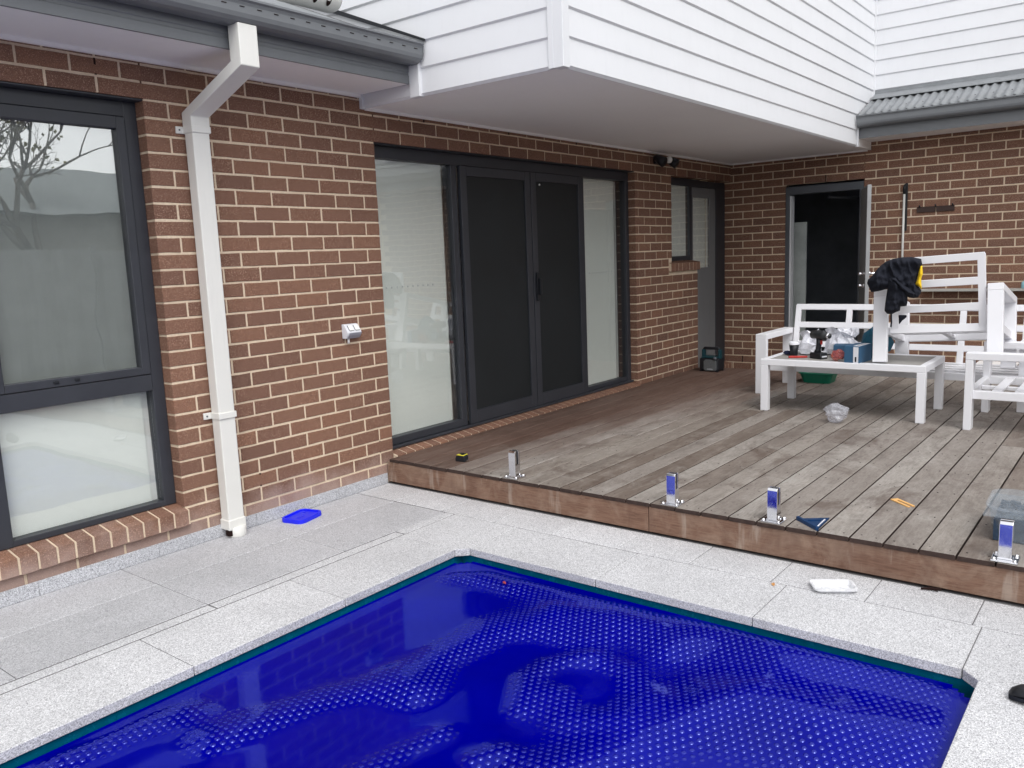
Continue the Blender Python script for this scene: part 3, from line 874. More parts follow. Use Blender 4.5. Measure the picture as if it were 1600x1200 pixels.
MB().prism([(-.60, 2.790), (-.60, 2.805), (2.4, 2.83 + 3.0 * .405 + .01), (2.4, 2.79 + 3.0 * .405 - .02)], lambda y, z, t: (t, y, z), XA - .020, XA - .004).build('flashing', M['dark'], house)
dp = MB()
PX0, PX1 = -1.289, -1.189
dp.box(PX0, PX1, -.088, -.012, .06, 2.30)
dp = dp.build('downpipe', M['pipe'], house, bevel=.006)
dp['label'] = 'cream painted square downpipe with cranked offset under the gutter'
def quadpipe(name, pts, wx, par, mat):
    """rectangular tube in the y-z plane; pts are (front, back) pairs of (y, z)"""
    m = MB(); vs = []
    for (fy, fz), (by, bz) in pts:
        vs += [(wx[0], fy, fz), (wx[1], fy, fz), (wx[1], by, bz), (wx[0], by, bz)]
    n = len(pts); fs = [(3, 2, 1, 0), tuple((n - 1) * 4 + i for i in range(4))]
    for i in range(n - 1):
        for k in range(4): fs.append((i * 4 + k, i * 4 + (k + 1) % 4, i * 4 + 4 + (k + 1) % 4, i * 4 + 4 + k))
    m.add(vs, fs); return m.build(name, mat, par, bevel=.005)
quadpipe('offset', [((-.0935, 2.215), (-.0065, 2.215)), ((-.0935, 2.300), (-.0065, 2.325)), ((-.568, 2.475), (-.481, 2.505)), ((-.568, 2.672), (-.481, 2.672))], (PX0 - .004, PX1 + .004), dp, M['pipe'])
for z in (2.235, .70):
    MB().box(PX0 - .045, PX0 + .001, -.012, -.001, z - .018, z + .018).box(PX0 - .0055, PX1 + .0055, -.0965, -.004, z - .017, z + .017).build('bracket', M['pipe'], dp, bevel=.002, seg=1)
    MB().lathe([(0, -.003), (.005, -.003), (.004, .001)], (PX0 - .028, -.013, z), 8, 'y').build('screw', M['frame_lt'], dp)
MB().box(PX0 - .006, PX1 + .006, -.0945, -.006, .045, .105).build('shoe', M['pipe'], dp, bevel=.006)
MB().lathe([(.050, .0), (.052, .004), (.052, .05), (.046, .058)], ((PX0 + PX1) / 2 + .01, -.066, .0), 20).build('shoe_collar', M['pipe'], dp, smooth=True)
MB().box(PX0 - .004, PX0 + .03, -.09, -.05, .012, .042).build('shoe_gap', M['weep'], dp)

# ================================================================== RIGHT LEAN-TO ROOF over the far wall
MB().box(5.34, X2 + .05, -7, YB - .005, 2.572, 2.586).build('eave_soffit', M['soffit'], house)
MB().prism([(0, 2.566), (-.016, 2.566), (-.016, 2.70), (0, 2.70)], lambda o, z, t: (5.34 + o, t, z), -7, YB - .006).build('fascia', M['gutter'], house)
g2 = gutter('gutter', lambda o, z, t: (5.323 - o, t, z), -7, YB - .010)
g2['label'] = 'dark grey gutter below the small corrugated roof'
rr = MB(); N = 71 * 8
s2 = (3.045 - 2.785) / (X3 - 5.245)
for i in range(N + 1):
    y = YB - .012 - 5.4 * i / N; h = .0110 * math.cos(2 * math.pi * i / 8)
    for x in (5.245, X3 + .03): rr.v.append((x, y, 2.785 + (x - 5.245) * s2 + h))
rr.f = [(2 * i, 2 * i + 1, 2 * i + 3, 2 * i + 2) for i in range(N)]
r2 = rr.build('roof', M['roof'], house, smooth=True)
r2.modifiers.new('thick', 'SOLIDIFY').thickness = .0015
r2['label'] = 'narrow grey corrugated roof against the weatherboards'
MB().prism([(5.70, 2.992), (5.71, 3.005), (X3 - .002, 3.062), (X3 - .002, 3.105), (X3 - .005, 3.105), (X3 - .006, 3.066), (5.705, 3.010), (5.695, 2.995)], lambda x, z, t: (x, t, z), -7, YB - .012).build('flashing', M['roof'], house)
sr = MB()
for i in range(17):
    y = YB - .126 - i * .152
    sr.lathe([(.006, 0), (.006, .004), (0, .006)], (5.40, y, 2.785 + .155 * s2 + .0085), 8)
sr.build('roof_screws', M['frame'], house)['kind'] = 'stuff'

# ================================================================== TIMBER DECK
DZ = .172
deck = empty('timber_deck', (0, 0, 0), 'weathered grey brown timber deck between the house walls and the pool', 'deck')
seam = [-.128 - .1473 * k for k in range(0, 41)]
edges = [-.037] + seam
for i in range(len(edges) - 1):
    y1, y0 = edges[i], edges[i + 1]
    g = .0038
    xe = 4.98
    bow = random.uniform(-.0012, .0012)
    m = MB(); c = .0032
    a, b = y0 + g, y1 - g
    if i == 0: a, b = y0 + g, y1
    x0 = random.uniform(-.003, .003)
    pr = [(a, DZ - .021), (b, DZ - .021), (b, DZ - c + bow), (b - c, DZ + bow), (a + c, DZ + bow), (a, DZ - c + bow)]
    if i > 1 and random.random() < .55:
        cut = random.uniform(1.4, 4.2)
        segs = ((x0, cut - .0015), (cut + .0015, xe))
    else: segs = ((x0, xe),)
    for s0, s1 in segs:
        m = MB().prism(pr, lambda u_, v_, t: (t, u_, v_), s0, s1)
        o = m.build('deck_board', M['deck'], deck)
        o.data.materials.append(M['deck_end_gap_shade'])
        for fi in (0, 1, 2, 3, 7): o.data.polygons[fi].material_index = 1  # board ends are dark; same dark on long sides paints shade into the gaps
# boards by the solid walls (left of the doors and right of them) close up to the brick
MB().box(3.50, 4.98, -.034, -.004, DZ - .021, DZ - .001).build('deck_board', M['deck'], deck)
for y0, y1 in ((-2.03, -.010), (-6.1, -2.034)):
    MB().box(.004, .024, y0, y1, .012, DZ - .022).build('fascia_board', M['fascia_timber'], deck, bevel=.002, seg=1)
MB().box(4.94, 4.96, -6.1, -.01, .0, DZ - .022).build('fascia_board', M['fascia_timber'], deck)
jo = MB()
for x in [.045 + .45 * k for k in range(11)]: jo.box(x - .02, x + .02, -6.1, -.02, 0, DZ - .0215)
jo.build('joists', M['deck_end_gap_shade'], deck)['kind'] = 'stuff'
nails = MB()
for x in [.055 + .45 * k for k in range(11)]:
    for i in range(len(edges) - 1):
        for q in (.25, .75):
            y = edges[i] * q + edges[i + 1] * (1 - q)
            nails.lathe([(.0042, 0), (.0042, .0018)], (x + random.uniform(-.008, .008), y + random.uniform(-.006, .006), DZ), 6)
nails.build('deck_screws', plain('screw_head', lin(70, 62, 58), .6, .4, .3), deck)['kind'] = 'stuff'
tag(MB().box(4.97, X2 + .12, -6.1, .2, -.044, .004).build('path', M['concrete']), kind='structure')

# ================================================================== GLASS FENCE SPIGOTS
def spigot():
    root = empty('fence_spigot')
    h = .170; a = .025
    pr = [(-a, .008), (a, .008), (a, h - .012), (a - .006, h), (.0085, h), (.0085, h - .085), (-.0085, h - .085), (-.0085, h), (-a + .006, h), (-a, h - .012)]
    MB().prism(pr, lambda x, z, t: (x, t, z), -a, a).build('clamp_body', M['chrome'], root, bevel=.002)
    MB().box(-.05, .05, -.05, .05, .0, .008).build('base_plate', M['chrome'], root, bevel=.003)
    MB().box(-a - .004, a + .004, -a - .004, a + .004, .008, .014).build('cover_ring', M['chrome'], root, bevel=.002)
    MB().box(-.0083, .0083, -a + .001, a - .001, h - .0845, h - .006).build('gasket', M['dark'], root)
    for x in (-.038, .038):
        for y in (-.038, .038):
            MB().lathe([(.0085, .0), (.0085, .003), (.006, .008), (0, .0095)], (x, y, .008), 10).build('dome_nut', M['chrome'], root, smooth=True)
    return root
def copy_tree(o, parent=None):
    c = o.copy(); COL.objects.link(c); c.parent = parent
    for ch in list(o.children): copy_tree(ch, c)
    return c
s0 = spigot()
sp_lab = ['polished steel fence spigot beside the yellow topped tape measure', 'polished steel fence spigot standing between two others, away from tape measure and square',
          'polished steel fence spigot next to the blue triangular square', 'polished steel fence spigot in front of the clear plastic tub']
for i, y in enumerate((-1.083, -2.15, -2.70, -3.69)):
    o = s0 if i == 0 else copy_tree(s0)
    o.location = (.056, y, DZ); o.rotation_euler = (0, 0, R_((0, 3, -2, 1)[i]))
    tag(o, sp_lab[i], 'spigot', 'steel fence spigots along the deck edge')

# ================================================================== WHITE FURNITURE
def lounge(name, W, label, stiles, D=.74, cat='chair'):
    """local: x 0 (rear) .. D (front), y 0..W, z up"""
    r = empty(name, (0, 0, 0), label, cat)
    F = M['furn']; t, wd, H = .05, .10, .550
    for y0 in (0, W - wd):
        arm = MB().box(0, D, y0, y0 + wd, H - t, H).build('armrest', F, r, bevel=.004)
        for x in (0, D - t):
            MB().box(x, x + t, y0, y0 + wd, 0.0, H - t).build('leg', F, r, bevel=.004)
        MB().box(t, D - t, y0 + .025, y0 + .075, .222, .280).build('side_rail', F, r, bevel=.003)
    MB().box(D - t + .002, D - .002, wd, W - wd, .222, .280).build('front_rail', F, r, bevel=.003)
    MB().box(.09, .14, wd, W - wd, .222, .280).build('rear_rail', F, r, bevel=.003)
    ns = 3
    for i in range(ns):
        x = .14 + (D - t - .14) * (i + 1) / (ns + 1)
        MB().box(x - .03, x + .03, wd, W - wd, .262, .280).build('seat_slat', F, r, bevel=.002)
    nc = max(1, int(round(W / .75)))
    for i in range(nc):
        y = wd + (W - 2 * wd) * (i + 1) / (nc + 1)
        MB().box(.14, D - t, y - .02, y + .02, .236, .261).build('seat_bearer', F, r, bevel=.002)
    B0, B1 = Vector((.105, 0, .255)), Vector((-.015, 0, .765))
    def bp(f): return B0 + (B1 - B0) * f
    lo, hi = wd + .018, W - wd - .018
    ys = [lo + .02 + (hi - lo - .04) * i / (stiles - 1) for i in range(stiles)]
    for y in ys:
        MB().beam((B0.x, y, B0.z), (B1.x, y, B1.z), .05, .030, (1, 0, 0)).build('back_stile', F, r, bevel=.003)
    for f in (.965, .635, .285):
        p = bp(f)
        MB().beam((p.x, lo, p.z), (p.x, hi, p.z), .030, .054, (-.23, 0, .97)).build('back_rail', F, r, bevel=.003)
    return r
sofa = lounge('sofa_frame', 2.18, 'long white metal sofa frame without cushions, back against the doorway side', 5, cat='sofa')
sofa.location = (4.242, -1.228, DZ); sofa.rotation_euler = (0, 0, math.pi)
c1 = lounge('armchair_frame', .84, 'white metal armchair frame standing upright on the deck with bare seat slats', 2)
c1.location = (3.500, -3.822, DZ); c1.rotation_euler = (0, 0, math.pi / 2)
c2 = lounge('armchair_frame', .86, 'white metal armchair frame propped up on the coffee table with a jacket over it', 2)
th, rl_ = R_(11.6), R_(-3.3)
Rm = Matrix.Rotation(th, 3, 'Y') @ Matrix.Rotation(rl_, 3, 'X')
tgt = Vector((2.785, -2.432, .6015)); loc_ = Vector((.0, .86, 0))
c2.rotation_euler = Rm.to_euler()
off = Rm @ loc_
foot = min((Rm @ Vector((x, y, 0))).z for x in (0, .05) for y in (.76, .86))
c2.location = (tgt.x - off.x, tgt.y - off.y, .6015 - foot)
T = empty('coffee_table', (3.09, -2.19, DZ), 'low white metal coffee table with a grey slatted top, cluttered with tools', 'table')
def tl(m, n, mat, bev=.004):
    o = m.build(n, mat, T, bevel=bev); o.location = (-3.09, 2.19, -DZ); return o
tx0, tx1, ty0, ty1, tz = 2.748, 3.432, -2.812, -1.572, .600
for x in (tx0, tx1 - .06):
    for y in (ty0, ty1 - .06): tl(MB().box(x, x + .06, y, y + .06, DZ, tz - .05), 'leg', M['furn'])
tl(MB().box(tx0, tx0 + .05, ty0, ty1, tz - .05, tz), 'rail', M['furn'])
tl(MB().box(tx1 - .05, tx1, ty0, ty1, tz - .05, tz), 'rail', M['furn'])
tl(MB().box(tx0 + .05, tx1 - .05, ty0, ty0 + .05, tz - .05, tz), 'rail', M['furn'])
tl(MB().box(tx0 + .05, tx1 - .05, ty1 - .05, ty1, tz - .05, tz), 'rail', M['furn'])
sw = (tx1 - tx0 - .10) / 6
for i in range(6):
    tl(MB().box(tx0 + .05 + sw * i + .002, tx0 + .05 + sw * (i + 1) - .002, ty0 + .052, ty1 - .052, tz - .016, tz - .004), 'top_slat', M['tabletop'], .002)

# ================================================================== organic shapes through voxel remesh
def blob(name, parts, voxel, mat, parent=None, amp=0.0, freq=20, seed=0, smooth=True, ridge=0.0, rfreq=9, it=2):
    m = MB()
    for path, rad in parts: m.tube(path, rad, 10)
    me = m.mesh(name); o = bpy.data.objects.new(name, me); COL.objects.link(o)
    md = o.modifiers.new('r', 'REMESH'); md.mode = 'VOXEL'; md.voxel_size = voxel
    ms = o.modifiers.new('s', 'SMOOTH'); ms.iterations = it; ms.factor = .5
    dg = bpy.context.evaluated_depsgraph_get()
    ev = bpy.data.meshes.new_from_object(o.evaluated_get(dg))
    o.modifiers.clear(); o.data = ev; ev.materials.clear(); ev.materials.append(mat)
    nm = [v.normal.copy() for v in ev.vertices]
    for v, n in zip(ev.vertices, nm):
        p = v.co * freq + Vector((seed, seed * 1.7, 0))
        d = noise.noise(p) * amp
        if ridge: d -= (1 - abs(noise.noise(Vector((v.co.x * rfreq, v.co.y * rfreq, v.co.z * rfreq * .45)) + Vector((seed, 3, 1))))) ** 4 * ridge
        v.co = v.co + n * d
    ev.update()
    for p in ev.polygons: p.use_smooth = smooth
    if parent is not None: o.parent = parent
    return o
def crumple(name, c, size, mat, seed, amp=.35, parent=None, sub=3, flat=0.0, smooth=False):
    """crumpled bag: noise-folded sphere sitting on z=c[2]"""
    import bmesh
    bm = bmesh.new(); bmesh.ops.create_icosphere(bm, subdivisions=sub, radius=1)
    rnd = random.Random(seed)
    for v in bm.verts:
        p = v.co.copy()
        n1 = noise.noise(p * 1.3 + Vector((seed, 0, 0))); n2 = abs(noise.noise(p * 2.8 + Vector((0, seed, 0)))); n3 = abs(noise.noise(p * 6 + Vector((0, 0, seed))))
        r = 1 + amp * (n1 * .9 - n2 * .9 - n3 * .55) + rnd.uniform(-.05, .05)
        v.co = Vector((p.x * r * size[0], p.y * r * size[1], p.z * r * size[2]))
    zmin = min(v.co.z for v in bm.verts)
    lo = zmin * (1 - flat)
    for v in bm.verts: v.co.z = max(v.co.z, lo) - lo
    me = bpy.data.meshes.new(name); bm.to_mesh(me); bm.free(); me.materials.append(mat)
    for p in me.polygons: p.use_smooth = smooth
    o = bpy.data.objects.new(name, me); COL.objects.link(o); o.location = c
    if parent is not None: o.parent = parent
    return o

def bag(name, c, rx, ry, h, mat, seed, n=13):
    """slumped carrier bag: faceted rings, pinched neck, ragged open top"""
    rnd = random.Random(seed); m = MB(); prof_ = ((.55, 0), (1.0, .05), (1.05, .25), (.95, .48), (.72, .66), (.55, .76), (.78, .90), (.92, 1.0))
    for q, (r, z) in enumerate(prof_):
        for k in range(n):
            a = 2 * math.pi * (k + .5 * (q % 2)) / n
            rr_ = r * (1 + rnd.uniform(-.26, .16)); zz = z * h * (1 + (rnd.uniform(-.22, .1) if q > 2 else 0)) + (.12 * h * math.sin(a * 2 + seed) if q > 4 else 0)
            m.v.append((rx * rr_ * math.cos(a) + .12 * rx * math.sin(z * 5 + seed), ry * rr_ * math.sin(a), max(0, zz)))
    for q in range(len(prof_) - 1):
        for k in range(n):
            k2 = (k + 1) % n; A, B, C4, D4 = q * n + k, q * n + k2, (q + 1) * n + k2, (q + 1) * n + k
            m.f += [(A, B, C4), (A, C4, D4)] if (k + q) % 2 else [(A, B, D4), (B, C4, D4)]
    m.f.append(tuple(range(n - 1, -1, -1)))
    o = m.build(name, mat); o.location = c
    return o

# ------------------------------------------------------------------ jacket over the propped chair
JX = 2.80
def jp(zx, zy, dx=0.0):          # pixel in the enlarged crop -> point on the chair-back plane
    return hit((1340 + zx / 6.154, 380 + zy / 6.154), 0, JX + dx)
jk = empty('jacket', (2.8, -2.5, 1.2), 'black jacket with yellow panel draped over the propped up armchair', 'jacket')
def inside(p, poly):
    r = False; n = len(poly)
    for i in range(n):
        (x1, y1), (x2, y2) = poly[i], poly[(i + 1) % n]
        if (y1 > p[1]) != (y2 > p[1]) and p[0] < (x2 - x1) * (p[1] - y1) / (y2 - y1) + x1: r = not r
    return r
def edge_dist(p, poly):
    d = 1e9; n = len(poly)
    for i in range(n):
        a, b = Vector(poly[i]), Vector(poly[(i + 1) % n]); q = Vector(p)
        t = max(0, min(1, (q - a).dot(b - a) / max(1e-9, (b - a).length_squared)))
        d = min(d, (q - (a + (b - a) * t)).length)
    return d
def draped(name, poly, mat, par, thick, fold, seed, x0=0.0, step=7, back=.03):
    """cloth lump: outline with real thickness, folds running down it"""
    xs = [p[0] for p in poly]; ys = [p[1] for p in poly]
    m = MB(); idx = {}
    nx_, ny_ = int((max(xs) - min(xs)) / step) + 2, int((max(ys) - min(ys)) / step) + 2
    for side in (0, 1):
        for i in range(nx_):
            for j in range(ny_):
                q = (min(xs) + i * step, min(ys) + j * step)
                ins_ = inside(q, poly); d = edge_dist(q, poly)
                if not ins_ and d > step * 1.05: continue
                if not ins_:      # pull the rim onto the outline
                    best = None
                    for k in range(len(poly)):
                        a, b = Vector(poly[k]), Vector(poly[(k + 1) % len(poly)]); v = Vector(q)
                        t = max(0, min(1, (v - a).dot(b - a) / max(1e-9, (b - a).length_squared))); e = a + (b - a) * t
                        if best is None or (v - e).length < best[0]: best = ((v - e).length, e)
                    q = (best[1].x, best[1].y); d = 0
                k = min(1, d / 55.0); prof_ = math.sqrt(max(0, 1 - (1 - k) ** 2))
                wv = Vector((q[0] * .012 + .35 * math.sin(q[1] * .012), q[1] * .0045, seed))
                f_ = (1 - abs(noise.noise(wv)) * 2.2) * fold + noise.noise(Vector((q[0] * .02, q[1] * .016, seed + 4))) * fold * .8 + noise.noise(Vector((q[0] * .05, q[1] * .03, seed + 9))) * fold * .25
                dx_ = x0 - (thick + f_) * prof_ if side == 0 else x0 + back * prof_
                idx[(side, i, j)] = len(m.v); m.v.append(tuple(jp(q[0], q[1], dx_)))
    for side in (0, 1):
        for i in range(nx_ - 1):
            for j in range(ny_ - 1):
                c4 = [(side, i, j), (side, i + 1, j), (side, i + 1, j + 1), (side, i, j + 1)]
                if all(c_ in idx for c_ in c4):
                    f4 = tuple(idx[c_] for c_ in c4); m.f.append(f4 if side == 0 else f4[::-1])
    o = m.build(name, mat, par, smooth=True); o.location = -jk.location
    return o
B_body = [(90, 385), (100, 350), (150, 300), (200, 235), (265, 180), (340, 150), (430, 135), (520, 132), (612, 150), (622, 200), (612, 235), (585, 300), (560, 385), (612, 448), (612, 475), (580, 522), (540, 530), (470, 515), (400, 470), (340, 430), (280, 440), (200, 462), (132, 472)]
draped('jacket_body', B_body, M['cloth'], jk, .075, .030, 3.3, -.01)
draped('jacket_sleeve', [(290, 330), (350, 330), (420, 400), (480, 480), (482, 560), (470, 605), (412, 610), (408, 650), (370, 662), (330, 684), (285, 680), (258, 650), (268, 560), (285, 450)], M['cloth'], jk, .085, .026, 8.1, -.035)
draped('jacket_hood', [(300, 345), (320, 320), (370, 325), (430, 380), (500, 430), (560, 480), (545, 520), (470, 505), (400, 450), (350, 385), (310, 380)], M['cloth'], jk, .11, .02, 5.7, -.04)
draped('yellow_panel', [(600, 220), (622, 215), (628, 300), (612, 340), (618, 448), (596, 425), (552, 396), (572, 350), (584, 290)], M['yellow'], jk, .045, .010, 2.2, -.055)
draped('lining', [(385, 690), (470, 690), (474, 710), (430, 745), (395, 788), (386, 760)], M['cloth'], jk, .03, .006, 1.2, .15)
st_ = MB().tube([jp(322, 680), jp(325, 760), jp(320, 805)], .006, 6).build('drawcord', M['cloth'], jk); st_.location = -jk.location

# ================================================================== THINGS ON THE TABLE
def tp(px, z=.597): return hit(px, 2, z)
c = tp((1240.5, 556))
cup = empty('coffee_cup', c, 'black paper coffee cup with white lid near the drill', 'cup')
MB().lathe([(.026, 0), (.028, .001), (.040, .098), (.038, .098)], (0, 0, 0), 24).build('cup_body', M['dark'], cup, smooth=True)
MB().lathe([(.0425, .094), (.0435, .099), (.041, .104), (.040, .115), (.037, .118), (.036, .112)], (0, 0, 0), 24).build('lid', M['paper'], cup, smooth=True)
c = tp((1279, 560))
dr = empty('cordless_drill', c, 'black cordless drill standing on its battery between the cup and cartons', 'drill')
dr.rotation_euler = (0, 0, R_(-28))
MB().prism([(-.06, 0), (.06, 0), (.064, .012), (.060, .048), (-.052, .05), (-.062, .02)], lambda a, b, t: (t, a, b), -.038, .038).build('battery', M['dark'], dr, bevel=.006)
MB().box(-.026, .026, -.0640, -.0622, .014, .026).build('battery_label', M['paper'], dr)
MB().tube([(0, .012, .045), (0, .006, .075), (0, -.002, .12), (0, -.006, .165)], [.030, .021, .021, .025], 12).build('grip', M['dark'], dr, smooth=True)
MB().tube([(0, .075, .19), (0, .068, .19), (0, .0, .195), (0, -.055, .19), (0, -.065, .19), (0, -.075, .19), (0, -.115, .19), (0, -.125, .19)], [.025, .033, .036, .036, .034, .024, .021, .010], 14).build('motor_housing', plain('drill_grey', lin(46, 48, 50), .35, .5), dr, smooth=True)
MB().tube([(0, -.072, .19), (0, -.112, .19)], .0225, 12).build('chuck', M['chrome'], dr, smooth=True)
MB().box(-.008, .008, -.034, -.022, .115, .15).build('trigger', M['red'], dr, bevel=.003)
def carton(name, cpos, L_, W_, H_, rz, label, stripe=True):
    o = empty(name, cpos, label, 'carton'); o.rotation_euler = (0, 0, R_(rz))
    MB().box(-L_ / 2, L_ / 2, -W_ / 2, W_ / 2, 0, H_).build('box', M['cardboard_blue'], o, bevel=.0015, seg=1)
    if stripe:
        MB().box(-L_ / 2 - .0012, -L_ / 2 - .0004, -W_ / 2 + .006, -W_ / 2 + .045, .004, H_ - .006).box(-L_ / 2 + .01, L_ / 2 - .02, -W_ / 2 + .005, -W_ / 2 + .05, H_ + .0004, H_ + .0012).build('label_panel', M['paper'], o)
        MB().box(-L_ / 2 - .0020, -L_ / 2 - .0013, -W_ / 2 + .02, -W_ / 2 + .032, .012, .05).build('printed_mark', M['dark'], o)
        MB().box(-L_ / 2 + .03, L_ / 2 - .05, -W_ / 2 + .022, -W_ / 2 + .03, H_ + .0013, H_ + .0020).build('printed_mark', M['dark'], o)
    return o
carton('carton', Vector((2.885, -2.300, .597)), .25, .115, .132, -6, 'blue carton with white stripe label on the table next to the propped armchair leg')
carton('carton', Vector((3.09, -2.125, .597)), .14, .13, .105, 10, 'plain blue carton behind the clear packet with red, on the table', False)
cb = crumple('carton_bag', Vector((3.16, -2.36, .597)), (.10, .13, .145), plain('teal_packaging', lin(30, 84, 106), .55, .4, 0, .2, 20), 11, .22, sub=2)
tag(cb, 'crumpled teal packaging piled behind the blue cartons', 'packaging')
MILK = mat_clear('milky_bag_film', (.95, .95, .96, 1), lin(226, 227, 234), .9, .3)
tag(bag('plastic_bag', Vector((3.20, -1.83, .598)), .085, .10, .20, MILK, 21), 'crumpled white plastic bag behind the coffee cup', 'bag')
tag(bag('plastic_bag', Vector((3.25, -2.07, .598)), .085, .145, .21, MILK, 34, 17), 'larger crumpled white plastic bag behind the drill and cartons', 'bag')
tag(crumple('packet', Vector((2.86, -2.155, .597)), (.045, .055, .05), mat_clear('clear_packet', (.95, .93, .92, 1), lin(190, 88, 72), .42, .2), 41, .3), 'clear packet with red contents in front of the plain blue carton', 'packet')
rk = empty('utility_knife', tp((1247, 559)), 'thin red handled utility knife lying before the coffee cup', 'knife')
rk.rotation_euler = (0, 0, R_(-62))
MB().prism([(-.075, -.012), (.055, -.014), (.075, -.004), (.07, .010), (-.06, .014), (-.078, .006)], lambda a, b, t: (a, b, t), 0, .016).build('handle', M['red'], rk, bevel=.004)
MB().prism([(.07, -.004), (.10, -.003), (.085, .006), (.07, .006)], lambda a, b, t: (a, b, t), .006, .009).build('blade', M['chrome'], rk)
pv = tp((1232, 554.5))
tag(crumple('cloth_rag', pv, (.035, .05, .02), plain('navy_cloth', lin(38, 42, 66), .9, .2), 51, .3, smooth=True), 'small navy cloth lying left of the coffee cup', 'cloth')

# ================================================================== THINGS ON THE DECK
gt = empty('green_tub', (4.40, -1.52, DZ), 'low green plastic tub on the deck under the sofa', 'tub')
def tub(par, w0, w1, d0, d1, h, t, mat, name, rim=.012):
    def ring(wx, dy, z, n=6):
        r = min(wx, dy) * .22; pts = []
        for cx_, cy_, a0 in ((wx / 2 - r, dy / 2 - r, 0), (-wx / 2 + r, dy / 2 - r, 90), (-wx / 2 + r, -dy / 2 + r, 180), (wx / 2 - r, -dy / 2 + r, 270)):
            for i in range(n + 1):
                a = R_(a0 + 90 * i / n); pts.append((cx_ + r * math.cos(a), cy_ + r * math.sin(a), z))
        return pts
    rings = [ring(w0, d0, 0), ring(w1, d1, h - .008), ring(w1 + 2 * rim, d1 + 2 * rim, h - .008), ring(w1 + 2 * rim, d1 + 2 * rim, h), ring(w1 - 2 * t, d1 - 2 * t, h), ring(w0 - 2 * t, d0 - 2 * t, t)]
    n = len(rings[0]); m = MB()
    for r in rings: m.v += r
    for i in range(len(rings) - 1):
        for k in range(n): m.f.append((i * n + k, i * n + (k + 1) % n, (i + 1) * n + (k + 1) % n, (i + 1) * n + k))
    m.f.append(tuple(range(n - 1, -1, -1))); m.f.append(tuple((len(rings) - 1) * n + k for k in range(n)))
    return m.build(name, mat, par, smooth=False)
tub(gt, .22, .27, .26, .32, .10, .004, M['green'], 'tub_body')
# job-site radio by the back door
rd = empty('jobsite_radio', (4.70, -.245, DZ), 'black and teal jobsite radio with carry handle by the back door', 'radio')
rd.rotation_euler = (0, 0, R_(0))
MB().box(-.08, .085, -.12, .105, .012, .150).build('case', M['dark'], rd, bevel=.016)
MB().prism([(-.085, .03), (-.07, .012), (.05, .012), (.065, .03), (.065, .115), (.045, .135), (-.065, .135), (-.085, .115)], lambda a, b, t: (t, a - .015, b), -.092, -.078).build('speaker_panel', M['speaker'], rd, bevel=.004)
for y0, y1 in ((-.118, -.092), (.070, .10)):
    MB().box(-.03, .03, y0, y1, .14, .24).build('handle_post', M['teal'], rd, bevel=.006)
MB().tube([(0, -.105, .235), (0, -.09, .252), (0, .075, .252), (0, .088, .235)], .016, 10).build('handle_bar', M['dark'], rd, smooth=True)
MB().box(-.075, .07, -.10, .085, .149, .166).build('control_deck', M['teal'], rd, bevel=.006)
MB().lathe([(.02, -.016), (.02, .0), (.016, .004)], (-.088, -.085, .15), 14, 'x').build('tuning_knob', M['frame_lt'], rd, smooth=True)
for x in (-.07, .07):
    for y in (-.10, .085): MB().box(x - .016, x + .016, y - .016, y + .016, 0, .014).build('foot', M['dark'], rd, bevel=.003)
fc = bpy.data.curves.new('wordmark', 'FONT'); fc.body = 'makita'; fc.size = .024; fc.align_x = 'CENTER'; fc.extrude = .0005
ft = bpy.data.objects.new('wordmark_text', fc); COL.objects.link(ft)
wm = bpy.data.meshes.new_from_object(ft.evaluated_get(bpy.context.evaluated_depsgraph_get()))
bpy.data.objects.remove(ft); wm.materials.clear(); wm.materials.append(M['paper'])
fo = link('wordmark', wm, rd, (-.0935, -.025, .024), (R_(90), 0, R_(-90))); fo['kind'] = 'stuff'
# crumpled clear bag
CL = mat_clear('clear_bag_film', (.93, .93, .95, 1), lin(214, 215, 222), .34, .10)
cbg = crumple('clear_bag', Vector((2.52, -2.255, DZ)), (.078, .095, .072), CL, 63, .30, sub=3)
tag(cbg, 'crumpled clear plastic bag lying on the deck before the coffee table', 'bag')
# tape measure
tm = empty('tape_measure', (.205, -.52, DZ), 'black tape measure with yellow top lying near the sliding door', 'tape measure'); tm.rotation_euler = (0, 0, R_(10))
MB().prism([(-.036, 0), (.036, 0), (.038, .018), (.030, .042), (.012, .05), (-.020, .05), (-.036, .036)], lambda a, b, t: (t, a, b), -.026, .026).build('case', M['dark'], tm, bevel=.005)
MB().prism([(-.030, .046), (.010, .0515), (.028, .046), (.026, .043), (-.03, .041)], lambda a, b, t: (t, a, b), -.0275, .0275).build('top_grip', M['tapeyellow'], tm, bevel=.003)
MB().box(-.012, .012, -.012, .014, .049, .055).build('lock_button', M['dark'], tm, bevel=.002)
MB().box(-.012, .012, -.044, -.036, .004, .012).build('hook', M['chrome'], tm)
# blue speed square lying on the deck edge
A_, B_, C3 = hit((1246, 812), 2, DZ), hit((1296, 811), 2, DZ), hit((1277, 829), 2, DZ)
sq = empty('speed_square', (A_ + B_ + C3) / 3, 'blue triangular carpenter square lying at the deck edge beside a spigot', 'set square')
o3 = sq.location
loc2 = [(p.x - o3.x, p.y - o3.y) for p in (A_, B_, C3)]
inn = [(p[0] * .45 + .002, p[1] * .45) for p in loc2]
m = MB(); z0, z1 = .001, .007
vs = [(p[0], p[1], z) for z in (z0, z1) for p in loc2] + [(p[0], p[1], z) for z in (z0, z1) for p in inn]
fs = []
for i in range(3):
    j_ = (i + 1) % 3
    fs += [(3 + i, 3 + j_, 9 + j_, 9 + i), (i, 6 + i, 6 + j_, j_), (i, j_, 3 + j_, 3 + i), (6 + i, 9 + i, 9 + j_, 6 + j_)]
m.add(vs, fs).build('plate', M['bluemetal'], sq)
